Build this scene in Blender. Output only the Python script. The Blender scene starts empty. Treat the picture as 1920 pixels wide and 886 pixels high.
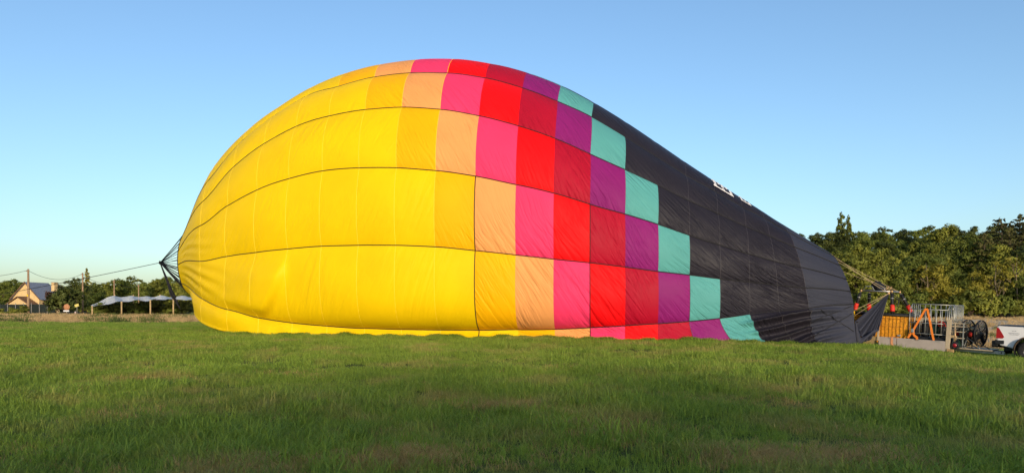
import bpy, bmesh, math, random
import numpy as np
from mathutils import Vector, Matrix, Euler
R = math.radians
PI = math.pi
SC = bpy.context.scene
COL = SC.collection

# ------------------------------------------------------------------ camera
F = 1320.0 / 1920.0            # focal length in image widths
EYE = 1.65
HZ = 588.0                     # image row of the eye level (of 886)
cam_d = bpy.data.cameras.new("camera")
cam_d.sensor_width = 36.0
cam_d.lens = 36.0 * F
cam_d.shift_y = (HZ - 443.0) / 1920.0
cam_d.clip_start = 0.1
cam_d.clip_end = 5000
cam = bpy.data.objects.new("camera", cam_d)
COL.objects.link(cam)
cam.location = (0, 0, EYE)
cam.rotation_euler = (R(90), 0, 0)
SC.camera = cam
# ------------------------------------------------------------------ sky, sun, exposure
SUN_EL, SUN_ROT = 10.0, 171.0
world = bpy.data.worlds.new("World")
SC.world = world
world.use_nodes = True
wn = world.node_tree
sky = wn.nodes.new('ShaderNodeTexSky')
sky.sky_type = 'NISHITA'
sky.sun_disc = False
sky.sun_elevation = R(SUN_EL)
sky.sun_rotation = R(SUN_ROT)
sky.air_density = 1.0
sky.dust_density = 1.45
sky.ozone_density = 2.8
wn.links.new(sky.outputs[0], wn.nodes['Background'].inputs[0])
wn.nodes['Background'].inputs[1].default_value = 0.142
sun_d = bpy.data.lights.new("sun", 'SUN')
sun_d.energy = 2.1
sun_d.angle = R(0.53)
sun_d.color = (1.0, 0.85, 0.64)
sun = bpy.data.objects.new("sun", sun_d)
COL.objects.link(sun)
SUNV = Vector((math.sin(R(SUN_ROT)) * math.cos(R(SUN_EL)), math.cos(R(SUN_ROT)) * math.cos(R(SUN_EL)), math.sin(R(SUN_EL))))
sun.rotation_euler = SUNV.to_track_quat('Z', 'Y').to_euler()
SC.view_settings.view_transform = 'Standard'
SC.view_settings.look = 'None'
SC.view_settings.exposure = 0.85
SC.view_settings.gamma = 1.0
SC.view_settings.use_curve_mapping = False
SC.cycles.use_denoising = True
SC.cycles.denoising_input_passes = 'RGB_ALBEDO_NORMAL'
SC.cycles.denoising_prefilter = 'NONE'
SC.cycles.max_bounces = 6
SC.cycles.transparent_max_bounces = 6

# ------------------------------------------------------------------ helpers
def at(px, py, Y):
    """point at depth Y seen at photo pixel px, py"""
    return Vector(((px - 960.0) / 1320.0 * Y, Y, EYE + (HZ - py) / 1320.0 * Y))

def lin(r, g, b):
    def f(c):
        c /= 255.0
        return c / 12.92 if c <= 0.04045 else ((c + 0.055) / 1.055) ** 2.4
    return (f(r), f(g), f(b))

def pchip(xs, ys):
    x = np.asarray(xs, float); y = np.asarray(ys, float)
    h = np.diff(x); d = np.diff(y) / h
    m = np.zeros_like(y)
    for i in range(1, len(x) - 1):
        if d[i-1] * d[i] > 0:
            w1 = 2*h[i] + h[i-1]; w2 = h[i] + 2*h[i-1]
            m[i] = (w1 + w2) / (w1/d[i-1] + w2/d[i])
    m[0] = d[0]; m[-1] = d[-1]
    def f(q):
        q = np.asarray(q, float)
        qq = np.clip(q, x[0], x[-1])
        i = np.clip(np.searchsorted(x, qq) - 1, 0, len(x) - 2)
        t = (qq - x[i]) / h[i]
        return ((1+2*t)*(1-t)**2*y[i] + t*(1-t)**2*h[i]*m[i] + t*t*(3-2*t)*y[i+1] + t*t*(t-1)*h[i]*m[i+1])
    return f

def smooth(a, b, x):
    t = np.clip((np.asarray(x, float) - a) / (b - a), 0, 1)
    return t * t * (3 - 2 * t)

def tag(o, label=None, cat=None, group=None, kind=None):
    if label: o["label"] = label
    if cat: o["category"] = cat
    if group: o["group"] = group
    if kind: o["kind"] = kind
    return o

def empty(name, loc=(0, 0, 0), rz=0.0, mat=None):
    o = bpy.data.objects.new(name, None)
    COL.objects.link(o)
    if mat is not None:
        o.matrix_world = mat
    else:
        o.location = loc
        o.rotation_euler = (0, 0, rz)
    o.empty_display_size = 0.2
    return o

def link_mesh(name, me, mat=None, parent=None):
    o = bpy.data.objects.new(name, me)
    COL.objects.link(o)
    if mat is not None and len(me.materials) == 0:
        me.materials.append(mat)
    if parent is not None:
        o.parent = parent
    return o

class MB:
    """collects vertices and faces; build() links them as one mesh object"""
    def __init__(self):
        self.v = []; self.f = []; self.smooth = []
    def add(self, vs, fs, sm=False):
        n = len(self.v)
        self.v.extend([tuple(p) for p in vs])
        self.f.extend([tuple(i + n for i in f) for f in fs])
        self.smooth.extend([sm] * len(fs))
        return self
    def box(self, c, s, M=None):
        cx, cy, cz = c; a, b, d = s[0]/2, s[1]/2, s[2]/2
        vs = [Vector((cx + i*a, cy + j*b, cz + k*d)) for i in (-1, 1) for j in (-1, 1) for k in (-1, 1)]
        if M is not None: vs = [M @ p for p in vs]
        return self.add(vs, [(0,1,3,2), (4,6,7,5), (0,4,5,1), (2,3,7,6), (0,2,6,4), (1,5,7,3)])
    def tube(self, pts, r, n=6, caps=True, closed=False):
        pts = [Vector(p) for p in pts]
        m = len(pts)
        rr = r if hasattr(r, '__len__') else [r] * m
        base = len(self.v); up0 = None
        for i, p in enumerate(pts):
            if closed: d = pts[(i+1) % m] - pts[i-1]
            else: d = pts[min(i+1, m-1)] - pts[max(i-1, 0)]
            if d.length < 1e-9: d = Vector((0, 0, 1))
            d.normalize()
            if up0 is None:
                up0 = Vector((0, 0, 1)) if abs(d.z) < 0.9 else Vector((1, 0, 0))
            s = d.cross(up0)
            if s.length < 1e-6: s = d.cross(Vector((0.3, 1, 0.2)))
            s.normalize(); u = s.cross(d); up0 = u
            for k in range(n):
                a = 2*PI*k/n
                self.v.append(tuple(p + (s*math.cos(a) + u*math.sin(a)) * rr[i]))
        segs = m if closed else m - 1
        for i in range(segs):
            j = (i + 1) % m
            for k in range(n):
                k2 = (k + 1) % n
                self.f.append((base+i*n+k, base+i*n+k2, base+j*n+k2, base+j*n+k)); self.smooth.append(True)
        if caps and not closed:
            self.f.append(tuple(base + k for k in range(n))[::-1]); self.smooth.append(False)
            self.f.append(tuple(base + (m-1)*n + k for k in range(n))); self.smooth.append(False)
        return self
    def lathe(self, prof, n=24, M=None, sm=True):
        """profile of (radius, height) about local z"""
        vs = []; fs = []
        m = len(prof)
        for (r, z) in prof:
            for k in range(n):
                a = 2*PI*k/n
                p = Vector((r*math.cos(a), r*math.sin(a), z))
                vs.append(M @ p if M is not None else p)
        for i in range(m - 1):
            for k in range(n):
                k2 = (k+1) % n
                fs.append((i*n+k, i*n+k2, (i+1)*n+k2, (i+1)*n+k))
        return self.add(vs, fs, sm)
    def prism(self, poly, axis_vec, M=None):
        """polygon (3D points) extruded along a vector"""
        a = Vector(axis_vec); n = len(poly)
        vs = [Vector(p) for p in poly] + [Vector(p) + a for p in poly]
        if M is not None: vs = [M @ p for p in vs]
        fs = [tuple(range(n))[::-1], tuple(range(n, 2*n))]
        for i in range(n):
            j = (i+1) % n
            fs.append((i, j, n+j, n+i))
        return self.add(vs, fs)
    def grid(self, P, sm=True):
        """P: (n, m, 3) array"""
        n, m = P.shape[:2]
        fs = [(i*m+j, i*m+j+1, (i+1)*m+j+1, (i+1)*m+j) for i in range(n-1) for j in range(m-1)]
        return self.add([tuple(q) for q in P.reshape(-1, 3)], fs, sm)
    def mesh(self, name):
        me = bpy.data.meshes.new(name)
        me.from_pydata(self.v, [], self.f)
        me.polygons.foreach_set('use_smooth', self.smooth)
        me.update()
        return me
    def build(self, name, mat, parent=None, bevel=0.0, fix=True):
        me = self.mesh(name)
        if fix:
            bm = bmesh.new(); bm.from_mesh(me)
            bmesh.ops.recalc_face_normals(bm, faces=bm.faces)
            bm.to_mesh(me); bm.free()
        o = link_mesh(name, me, mat, parent)
        if bevel > 0:
            md = o.modifiers.new('bevel', 'BEVEL'); md.width = bevel; md.segments = 2
            md.limit_method = 'ANGLE'; md.angle_limit = R(35)
        return o

def box(name, c, s, mat, parent=None, bevel=0.0, M=None):
    return MB().box(c, s, M).build(name, mat, parent, bevel)

def tube(name, pts, r, mat, parent=None, n=6):
    return MB().tube(pts, r, n).build(name, mat, parent)

# ------------------------------------------------------------------ materials
def mat(name, col, rough=0.7, metal=0.0, var=0.12, scale=8.0, bump=0.0, bscale=40.0, spec=0.3, coords='Object', col2=None, detail=4.0):
    m = bpy.data.materials.new(name); m.use_nodes = True
    nt = m.node_tree; b = nt.nodes['Principled BSDF']
    b.inputs['Roughness'].default_value = rough
    b.inputs['Metallic'].default_value = metal
    b.inputs['Specular IOR Level'].default_value = spec
    tc = nt.nodes.new('ShaderNodeTexCoord')
    nz = nt.nodes.new('ShaderNodeTexNoise'); nz.inputs['Scale'].default_value = scale; nz.inputs['Detail'].default_value = detail
    nt.links.new(tc.outputs[coords], nz.inputs['Vector'])
    rp = nt.nodes.new('ShaderNodeValToRGB')
    rp.color_ramp.elements[0].position = 0.3; rp.color_ramp.elements[1].position = 0.7
    c2 = col2 if col2 else tuple(min(1, c*(1+var)) for c in col)
    c1 = col if col2 else tuple(c*(1-var) for c in col)
    rp.color_ramp.elements[0].color = (*c1, 1); rp.color_ramp.elements[1].color = (*c2, 1)
    nt.links.new(nz.outputs['Fac'], rp.inputs['Fac'])
    nt.links.new(rp.outputs['Color'], b.inputs['Base Color'])
    if bump > 0:
        n2 = nt.nodes.new('ShaderNodeTexNoise'); n2.inputs['Scale'].default_value = bscale; n2.inputs['Detail'].default_value = 3
        nt.links.new(tc.outputs[coords], n2.inputs['Vector'])
        bp = nt.nodes.new('ShaderNodeBump'); bp.inputs['Strength'].default_value = bump; bp.inputs['Distance'].default_value = 0.02
        nt.links.new(n2.outputs['Fac'], bp.inputs['Height'])
        nt.links.new(bp.outputs['Normal'], b.inputs['Normal'])
    return m

def fabric(name, col, lean, rough=0.55, amp=1.0):
    """balloon cloth: weave grain and drag wrinkles running across the panels (UV in metres)"""
    m = bpy.data.materials.new(name); m.use_nodes = True
    nt = m.node_tree; L = nt.links; b = nt.nodes['Principled BSDF']
    out = nt.nodes['Material Output']
    b.inputs['Roughness'].default_value = rough
    b.inputs['Specular IOR Level'].default_value = 0.12
    uv = nt.nodes.new('ShaderNodeUVMap'); uv.uv_map = 'uv'
    # gentle unevenness of the dye
    nz = nt.nodes.new('ShaderNodeTexNoise'); nz.inputs['Scale'].default_value = 0.45; nz.inputs['Detail'].default_value = 3
    L.new(uv.outputs[0], nz.inputs['Vector'])
    rp = nt.nodes.new('ShaderNodeValToRGB')
    rp.color_ramp.elements[0].position = 0.3; rp.color_ramp.elements[1].position = 0.7
    rp.color_ramp.elements[0].color = (*[c*0.93 for c in col], 1); rp.color_ramp.elements[1].color = (*[min(1, c*1.04) for c in col], 1)
    L.new(nz.outputs['Fac'], rp.inputs['Fac']); L.new(rp.outputs['Color'], b.inputs['Base Color'])
    # drag wrinkles
    def wr(rot, sc, strength_noise, seed):
        mp = nt.nodes.new('ShaderNodeMapping'); mp.inputs['Rotation'].default_value = (0, 0, rot)
        mp.inputs['Location'].default_value = (seed, seed*1.7, 0)
        L.new(uv.outputs[0], mp.inputs['Vector'])
        m2 = nt.nodes.new('ShaderNodeMapping'); m2.inputs['Scale'].default_value = (sc*0.22, sc*2.3, 1)
        L.new(mp.outputs[0], m2.inputs['Vector'])
        n = nt.nodes.new('ShaderNodeTexNoise'); n.inputs['Scale'].default_value = 1.0; n.inputs['Detail'].default_value = 2.5
        n.inputs['Distortion'].default_value = 0.35
        L.new(m2.outputs[0], n.inputs['Vector'])
        r2 = nt.nodes.new('ShaderNodeValToRGB')
        r2.color_ramp.elements[0].position = 0.42; r2.color_ramp.elements[1].position = 0.66
        L.new(n.outputs['Fac'], r2.inputs['Fac'])
        mk = nt.nodes.new('ShaderNodeTexNoise'); mk.inputs['Scale'].default_value = strength_noise; mk.inputs['Detail'].default_value = 1
        L.new(mp.outputs[0], mk.inputs['Vector'])
        r3 = nt.nodes.new('ShaderNodeValToRGB')
        r3.color_ramp.elements[0].position = 0.4; r3.color_ramp.elements[1].position = 0.68
        L.new(mk.outputs['Fac'], r3.inputs['Fac'])
        mu = nt.nodes.new('ShaderNodeMath'); mu.operation = 'MULTIPLY'
        L.new(r2.outputs['Color'], mu.inputs[0]); L.new(r3.outputs['Color'], mu.inputs[1])
        return mu
    a = wr(lean, 1.6, 0.28, 3.1)
    c = wr(lean + 0.22, 3.0, 0.4, 11.7)
    ad = nt.nodes.new('ShaderNodeMath'); ad.operation = 'MULTIPLY_ADD'
    L.new(c.outputs[0], ad.inputs[0]); ad.inputs[1].default_value = 0.45; L.new(a.outputs[0], ad.inputs[2])
    bp = nt.nodes.new('ShaderNodeBump'); bp.inputs['Strength'].default_value = min(1.0, 0.85*amp); bp.inputs['Distance'].default_value = 0.065
    L.new(ad.outputs[0], bp.inputs['Height'])
    n3 = nt.nodes.new('ShaderNodeTexNoise'); n3.inputs['Scale'].default_value = 2.2; n3.inputs['Detail'].default_value = 4
    L.new(uv.outputs[0], n3.inputs['Vector'])
    b2 = nt.nodes.new('ShaderNodeBump'); b2.inputs['Strength'].default_value = 0.18; b2.inputs['Distance'].default_value = 0.05
    L.new(n3.outputs['Fac'], b2.inputs['Height']); L.new(bp.outputs[0], b2.inputs['Normal'])
    L.new(b2.outputs[0], b.inputs['Normal'])
    tr = nt.nodes.new('ShaderNodeBsdfTranslucent'); L.new(rp.outputs['Color'], tr.inputs['Color'])
    mx = nt.nodes.new('ShaderNodeMixShader'); mx.inputs[0].default_value = 0.10
    L.new(b.outputs[0], mx.inputs[1]); L.new(tr.outputs[0], mx.inputs[2]); L.new(mx.outputs[0], out.inputs[0])
    return m

def foliage(name, dark, light, trans=0.25, patch=None, pscale=0.35, rough=0.6, island=0.18):
    m = bpy.data.materials.new(name); m.use_nodes = True
    nt = m.node_tree; L = nt.links; b = nt.nodes['Principled BSDF']; out = nt.nodes['Material Output']
    b.inputs['Roughness'].default_value = rough; b.inputs['Specular IOR Level'].default_value = 0.2
    oi = nt.nodes.new('ShaderNodeObjectInfo'); ge = nt.nodes.new('ShaderNodeNewGeometry')
    nz = nt.nodes.new('ShaderNodeTexNoise'); nz.inputs['Scale'].default_value = pscale; nz.inputs['Detail'].default_value = 4
    L.new(ge.outputs['Position'], nz.inputs['Vector'])
    ad = nt.nodes.new('ShaderNodeMath'); ad.operation = 'MULTIPLY_ADD'; L.new(oi.outputs['Random'], ad.inputs[0]); ad.inputs[1].default_value = 0.45
    L.new(nz.outputs['Fac'], ad.inputs[2])
    ad2 = nt.nodes.new('ShaderNodeMath'); ad2.operation = 'MULTIPLY_ADD'; L.new(ge.outputs['Random Per Island'], ad2.inputs[0]); ad2.inputs[1].default_value = island
    L.new(ad.outputs[0], ad2.inputs[2])
    rp = nt.nodes.new('ShaderNodeValToRGB')
    rp.color_ramp.elements[0].position = 0.38; rp.color_ramp.elements[1].position = 0.95
    rp.color_ramp.elements[0].color = (*dark, 1); rp.color_ramp.elements[1].color = (*light, 1)
    L.new(ad2.outputs[0], rp.inputs['Fac'])
    src = rp.outputs['Color']
    if patch:
        n2 = nt.nodes.new('ShaderNodeTexNoise'); n2.inputs['Scale'].default_value = 0.55; n2.inputs['Detail'].default_value = 3; n2.inputs['Roughness'].default_value = 0.6
        L.new(ge.outputs['Position'], n2.inputs['Vector'])
        r2 = nt.nodes.new('ShaderNodeValToRGB'); r2.color_ramp.elements[0].position = 0.50; r2.color_ramp.elements[1].position = 0.70
        L.new(n2.outputs['Fac'], r2.inputs['Fac'])
        mu = nt.nodes.new('ShaderNodeMath'); mu.operation = 'MULTIPLY'; mu.inputs[1].default_value = 0.75
        L.new(r2.outputs['Color'], mu.inputs[0])
        mi = nt.nodes.new('ShaderNodeMixRGB'); mi.inputs[2].default_value = (*patch, 1)
        L.new(mu.outputs[0], mi.inputs[0]); L.new(src, mi.inputs[1]); src = mi.outputs[0]
    L.new(src, b.inputs['Base Color'])
    tr = nt.nodes.new('ShaderNodeBsdfTranslucent'); L.new(src, tr.inputs['Color'])
    mx = nt.nodes.new('ShaderNodeMixShader'); mx.inputs[0].default_value = trans
    L.new(b.outputs[0], mx.inputs[1]); L.new(tr.outputs[0], mx.inputs[2]); L.new(mx.outputs[0], out.inputs[0])
    return m

# ------------------------------------------------------------------ terrain
_corr = pchip([-60, 0, 3, 11, 14.3, 15.2, 17, 19.4, 24, 30, 60], [0, 0, 0.02, 0.14, 0.22, 0.31, 0.45, 0.60, 0.78, 0.9, 1.0])
_base = pchip([-400, -190, -60, -20, 0, 29.5, 37, 56, 85, 110, 160, 3000], [15, 14, 1.0, 0, 0, 0.60, 0.70, 0.92, 1.28, 1.42, 1.5, 1.5])
def gz(X, Y):
    X = np.asarray(X, float); Y = np.asarray(Y, float)
    z = _base(Y)
    far = smooth(50, 100, Y)
    near = smooth(10, 24, Y)
    z = z - _corr(X) * (near * (1 - far) + far * 0.32)
    z = z + 0.05 * smooth(-10, -45, -X * -1) * 0
    # wooded hillside rising on the right
    hill = smooth(104, 200, Y) * smooth(0, 55, X - 0.12 * (Y - 100)) * 15.0
    hill = hill * (1 - smooth(300, 700, Y) * 0.5)
    hl = smooth(170, 420, Y) * 5.0
    b = 0.035 * np.sin(X * 0.9 + 1.3 * np.sin(Y * 0.31)) * np.sin(Y * 0.7 + 0.6) + 0.02 * np.sin(X * 2.1 + Y * 1.3)
    return z + hill + hl + b

def g(X, Y):
    return float(gz(X, Y))

def edge_y(X):
    """where the mown green field gives way to dry grass"""
    return np.interp(X, [-60, -14, 6, 14, 22, 60], [57, 56, 46, 35, 33.5, 33])

M_GROUND = bpy.data.materials.new('field_soil'); M_GROUND.use_nodes = True
def ground_material(m):
    nt = m.node_tree; L = nt.links; b = nt.nodes['Principled BSDF']
    b.inputs['Roughness'].default_value = 0.95; b.inputs['Specular IOR Level'].default_value = 0.1
    ge = nt.nodes.new('ShaderNodeNewGeometry')
    at_ = nt.nodes.new('ShaderNodeAttribute'); at_.attribute_name = 'zone'
    sp = nt.nodes.new('ShaderNodeSeparateColor'); L.new(at_.outputs['Color'], sp.inputs[0])
    def noise(s, d=5):
        n = nt.nodes.new('ShaderNodeTexNoise'); n.inputs['Scale'].default_value = s; n.inputs['Detail'].default_value = d
        L.new(ge.outputs['Position'], n.inputs['Vector']); return n
    def ramp(n, c1, c2, p1=0.35, p2=0.65):
        r = nt.nodes.new('ShaderNodeValToRGB'); r.color_ramp.elements[0].position = p1; r.color_ramp.elements[1].position = p2
        r.color_ramp.elements[0].color = (*c1, 1); r.color_ramp.elements[1].color = (*c2, 1)
        L.new(n.outputs['Fac'], r.inputs['Fac']); return r
    green = ramp(noise(2.2), (0.050, 0.075, 0.016), (0.13, 0.14, 0.035))
    dry = ramp(noise(0.9), (0.24, 0.15, 0.07), (0.38, 0.25, 0.13))
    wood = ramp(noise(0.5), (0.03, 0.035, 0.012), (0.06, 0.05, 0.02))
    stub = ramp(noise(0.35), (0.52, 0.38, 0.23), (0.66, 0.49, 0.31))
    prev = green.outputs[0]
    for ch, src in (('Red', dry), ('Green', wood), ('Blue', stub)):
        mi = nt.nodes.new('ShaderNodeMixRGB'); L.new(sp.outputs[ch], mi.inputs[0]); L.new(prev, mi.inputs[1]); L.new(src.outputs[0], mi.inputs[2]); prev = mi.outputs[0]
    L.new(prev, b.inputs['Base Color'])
    bp = nt.nodes.new('ShaderNodeBump'); bp.inputs['Strength'].default_value = 0.7; bp.inputs['Distance'].default_value = 0.05
    L.new(noise(9, 6).outputs['Fac'], bp.inputs['Height']); L.new(bp.outputs[0], b.inputs['Normal'])
ground_material(M_GROUND)

def build_ground():
    xs = np.concatenate([np.linspace(-1800, -120, 26), np.linspace(-112, -44, 22), np.linspace(-42, 42, 130), np.linspace(44, 130, 40), np.linspace(140, 1800, 26)])
    ys = np.concatenate([np.linspace(-400, -20, 12), np.linspace(-16, 4, 8), np.linspace(4.6, 60, 120), np.linspace(61, 130, 60), np.linspace(134, 300, 36), np.linspace(320, 3000, 24)])
    X, Y = np.meshgrid(xs, ys)
    Z = gz(X, Y)
    P = np.stack([X, Y, Z], -1)
    mb = MB().grid(P)
    o = mb.build('ground', M_GROUND, fix=False)
    e = edge_y(X) + 1.2*np.sin(X*0.45) + 0.7*np.sin(X*1.3+1)
    zone = np.zeros((X.size, 4), np.float32); zone[:, 3] = 1
    dry = smooth(-1.0, 1.0, Y - e)
    zone[:, 0] = dry.ravel()
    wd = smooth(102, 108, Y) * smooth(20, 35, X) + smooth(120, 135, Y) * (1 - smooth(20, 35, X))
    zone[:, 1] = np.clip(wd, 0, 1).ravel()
    st = smooth(14, 22, X) * smooth(42, 50, Y) * (1 - smooth(98, 104, Y))
    zone[:, 2] = np.clip(st, 0, 1).ravel()
    a = o.data.color_attributes.new('zone', 'FLOAT_COLOR', 'POINT')
    a.data.foreach_set('color', zone.ravel())
    tag(o, 'mown green field sloping gently, with dry grass beyond', 'ground', kind='structure')
build_ground()

# ------------------------------------------------------------------ instanced vegetation (stuff)
def point_cloud(name, P, rot, scl, meshes, mats, label, cat):
    """one object that scatters tuft meshes on a list of points through geometry nodes"""
    me = bpy.data.meshes.new(name)
    me.from_pydata([tuple(p) for p in P], [], [])
    for nm, arr in (('rot', rot), ('scl', scl)):
        a = me.attributes.new(nm, 'FLOAT', 'POINT'); a.data.foreach_set('value', np.asarray(arr, np.float32))
    o = bpy.data.objects.new(name, me); COL.objects.link(o)
    col = bpy.data.collections.new(name + '_tufts')
    for i, m in enumerate(meshes):
        if len(m.materials) == 0: m.materials.append(mats)
        t = bpy.data.objects.new(name + '_tuft', m); col.objects.link(t)
    ng = bpy.data.node_groups.new(name + '_scatter', 'GeometryNodeTree')
    ng.interface.new_socket('Geometry', in_out='INPUT', socket_type='NodeSocketGeometry')
    ng.interface.new_socket('Geometry', in_out='OUTPUT', socket_type='NodeSocketGeometry')
    N = ng.nodes; L = ng.links
    gi = N.new('NodeGroupInput'); go = N.new('NodeGroupOutput')
    ip = N.new('GeometryNodeInstanceOnPoints')
    ci = N.new('GeometryNodeCollectionInfo'); ci.inputs['Collection'].default_value = col
    ci.inputs['Separate Children'].default_value = True; ci.inputs['Reset Children'].default_value = True
    L.new(gi.outputs[0], ip.inputs['Points']); L.new(ci.outputs[0], ip.inputs['Instance'])
    ip.inputs['Pick Instance'].default_value = True
    def attr(nm):
        n = N.new('GeometryNodeInputNamedAttribute'); n.data_type = 'FLOAT'; n.inputs['Name'].default_value = nm
        return n.outputs['Attribute']
    cx = N.new('ShaderNodeCombineXYZ'); L.new(attr('rot'), cx.inputs['Z'])
    L.new(cx.outputs[0], ip.inputs['Rotation'])
    L.new(attr('scl'), ip.inputs['Scale'])
    L.new(ip.outputs[0], go.inputs[0])
    md = o.modifiers.new('scatter', 'NODES'); md.node_group = ng
    tag(o, label, cat, kind='stuff')
    return o

def tuft_mesh(name, rng, blades, spread, h0, h1, width, lean=0.6, seg=3, dead=0.0, heads=0):
    vs = []; fs = []
    for b in range(blades):
        r = spread * math.sqrt(rng.random()); a = rng.uniform(0, 2*PI)
        x, y = r*math.cos(a), r*math.sin(a)
        h = rng.uniform(h0, h1); w = width * rng.uniform(0.7, 1.3)
        d = rng.uniform(0, 2*PI); bend = rng.uniform(0.1, lean) * h
        if rng.random() < dead: bend = h * rng.uniform(0.9, 1.6); h *= 0.5
        dx, dy = math.cos(d), math.sin(d); tx, ty = -dy, dx
        fa = rng.uniform(-0.8, 0.8); tx, ty = tx*math.cos(fa) - ty*math.sin(fa), tx*math.sin(fa) + ty*math.cos(fa)
        n0 = len(vs)
        for s in range(seg):
            t = s / seg
            cx, cy, cz = x + dx*bend*t*t, y + dy*bend*t*t, h*(t - 0.18*t*t*t) - 0.015
            ww = w * (1 - 0.75*t*t) * 0.5
            vs += [(cx - tx*ww, cy - ty*ww, cz), (cx + tx*ww, cy + ty*ww, cz)]
        vs.append((x + dx*bend, y + dy*bend, h*0.82 - 0.015))
        for s in range(seg - 1):
            k = n0 + 2*s; fs.append((k, k+1, k+3, k+2))
        k = n0 + 2*(seg-1); fs.append((k, k+1, k+2))
    me = bpy.data.meshes.new(name); me.from_pydata(vs, [], fs); me.update()
    return me

def scatter(rng, n, x0, x1, y0, y1, keep):
    X = rng.uniform(x0, x1, n); Y = rng.uniform(y0, y1, n)
    k = keep(X, Y); X, Y = X[k], Y[k]
    return np.stack([X, Y, gz(X, Y)], -1)

M_GRASS = foliage('meadow_grass', (0.062, 0.132, 0.018), (0.285, 0.385, 0.053), trans=0.38, patch=(0.46, 0.35, 0.12), pscale=0.8, island=0.5)
M_DRYGRASS = foliage('dry_grass', (0.27, 0.175, 0.07), (0.58, 0.40, 0.19), trans=0.25, pscale=0.4)
M_STRAW = foliage('straw', (0.24, 0.155, 0.045), (0.55, 0.38, 0.13), trans=0.25, pscale=0.8, island=0.4)
FOLW = foliage('weeds', (0.045, 0.075, 0.014), (0.17, 0.19, 0.05), trans=0.3)
GRASS_TALL = []
def build_grass():
    rn = np.random.default_rng(5); rr = random.Random(7)
    near = [tuft_mesh('grass_tuft', rr, 28, 0.13, 0.05, 0.145, 0.0075, 1.0, 4, 0.35) for _ in range(6)] + \
           [tuft_mesh('grass_tuft', rr, 16, 0.10, 0.11, 0.24, 0.010, 1.1, 4, 0.15) for _ in range(2)]
    mid = [tuft_mesh('grass_tuft', rr, 50, 0.30, 0.05, 0.15, 0.012, 0.9, 3, 0.3) for _ in range(6)] + [tuft_mesh('grass_tuft', rr, 26, 0.16, 0.10, 0.24, 0.013, 0.9, 3, 0.1) for _ in range(2)]
    dr = [tuft_mesh('straw_tuft', rr, 20, 0.12, 0.05, 0.15, 0.006, 1.2, 3, 0.5) for _ in range(4)]
    tall = [tuft_mesh('dry_tuft', rr, 34, 0.35, 0.25, 0.65, 0.022, 0.35, 3, 0.1) for _ in range(4)]
    GRASS_TALL.extend(mid[6:])
    def kn(X, Y): return (np.abs(X) < 0.80*Y + 3.0)
    def patchy(X, Y): return np.sin(X*0.8 + 2*np.sin(Y*0.6)) * np.sin(Y*1.1 + 1.7*np.sin(X*0.5))
    P = scatter(rn, 62000, -18, 18, 4.0, 17, kn)
    s = rn.uniform(0.5, 1.2, len(P)) * (1 + 0.40*patchy(P[:, 0], P[:, 1]))
    point_cloud('meadow_grass', P, rn.uniform(0, 6.28, len(P)), s, near, M_GRASS, 'green grass blades of the near field', 'grass')
    def km(X, Y):
        under = (Y > 34) & (X > -13) & (X < 13)
        return (np.abs(X) < 0.80*Y + 3.0) & (Y < edge_y(X) + rn.normal(0, 0.7, len(X))) & ~under
    P = scatter(rn, 125000, -50, 50, 16.5, 58, km)
    s = rn.uniform(0.6, 1.1, len(P)) * (1 + 0.3*patchy(P[:, 0], P[:, 1]))
    point_cloud('field_grass', P, rn.uniform(0, 6.28, len(P)), s, mid, M_GRASS, 'sunlit green grass of the field around the balloon', 'grass')
    P = scatter(rn, 20000, -18, 18, 4.0, 18, lambda X, Y: kn(X, Y) & (patchy(X*1.4+7, Y*1.3+3) > 0.25))
    spots = [(-1.3, 7.6, 0.3, 1500), (-2.7, 7.3, 0.35, 900), (2.8, 7.7, 0.4, 1500), (0.0, 11.4, 0.45, 900), (3.8, 7.6, 0.4, 700), (1.2, 9.4, 0.5, 500)]
    for (sx, sy, sr, n_) in spots:
        qx = rn.normal(sx, sr, n_); qy = rn.normal(sy, sr*0.8, n_)
        P = np.concatenate([P, np.stack([qx, qy, gz(qx, qy)], -1)])
    point_cloud('straw', P, rn.uniform(0, 6.28, len(P)), rn.uniform(0.6, 1.1, len(P)), dr, M_STRAW, 'dead straw lying in the near grass', 'grass')
    def kd(X, Y):
        e = edge_y(X)
        left = (X < -12) & (X > -90) & (np.abs(X) < 0.8*Y + 8)
        right = (X > 14) & (X < 75) & (Y < 100) & (rn.random(len(X)) < np.where(Y < 60, 0.5, 0.3))
        return (Y > e) & (left | right)
    P = scatter(rn, 52000, -90, 75, 33, 106, kd)
    Pw = scatter(rn, 9000, -90, 75, 33, 104, lambda X, Y: kd(X, Y) & (patchy(X*0.35, Y*0.3) > 0.2))
    weeds = [tuft_mesh('weed_tuft', rr, 40, 0.4, 0.2, 0.6, 0.04, 0.6, 3, 0.1) for _ in range(3)]
    point_cloud('weeds', Pw, rn.uniform(0, 6.28, len(Pw)), rn.uniform(0.5, 1.3, len(Pw)), weeds, FOLW, 'green weeds growing in patches in the dry grass', 'weeds')
    point_cloud('dry_grass', P, rn.uniform(0, 6.28, len(P)), rn.uniform(0.35, 1.0, len(P))*(0.75 + 0.45*patchy(P[:, 0]*0.5, P[:, 1]*0.4)), tall, M_DRYGRASS, 'tall dry tan grass beyond the mown field', 'grass')
build_grass()

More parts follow.
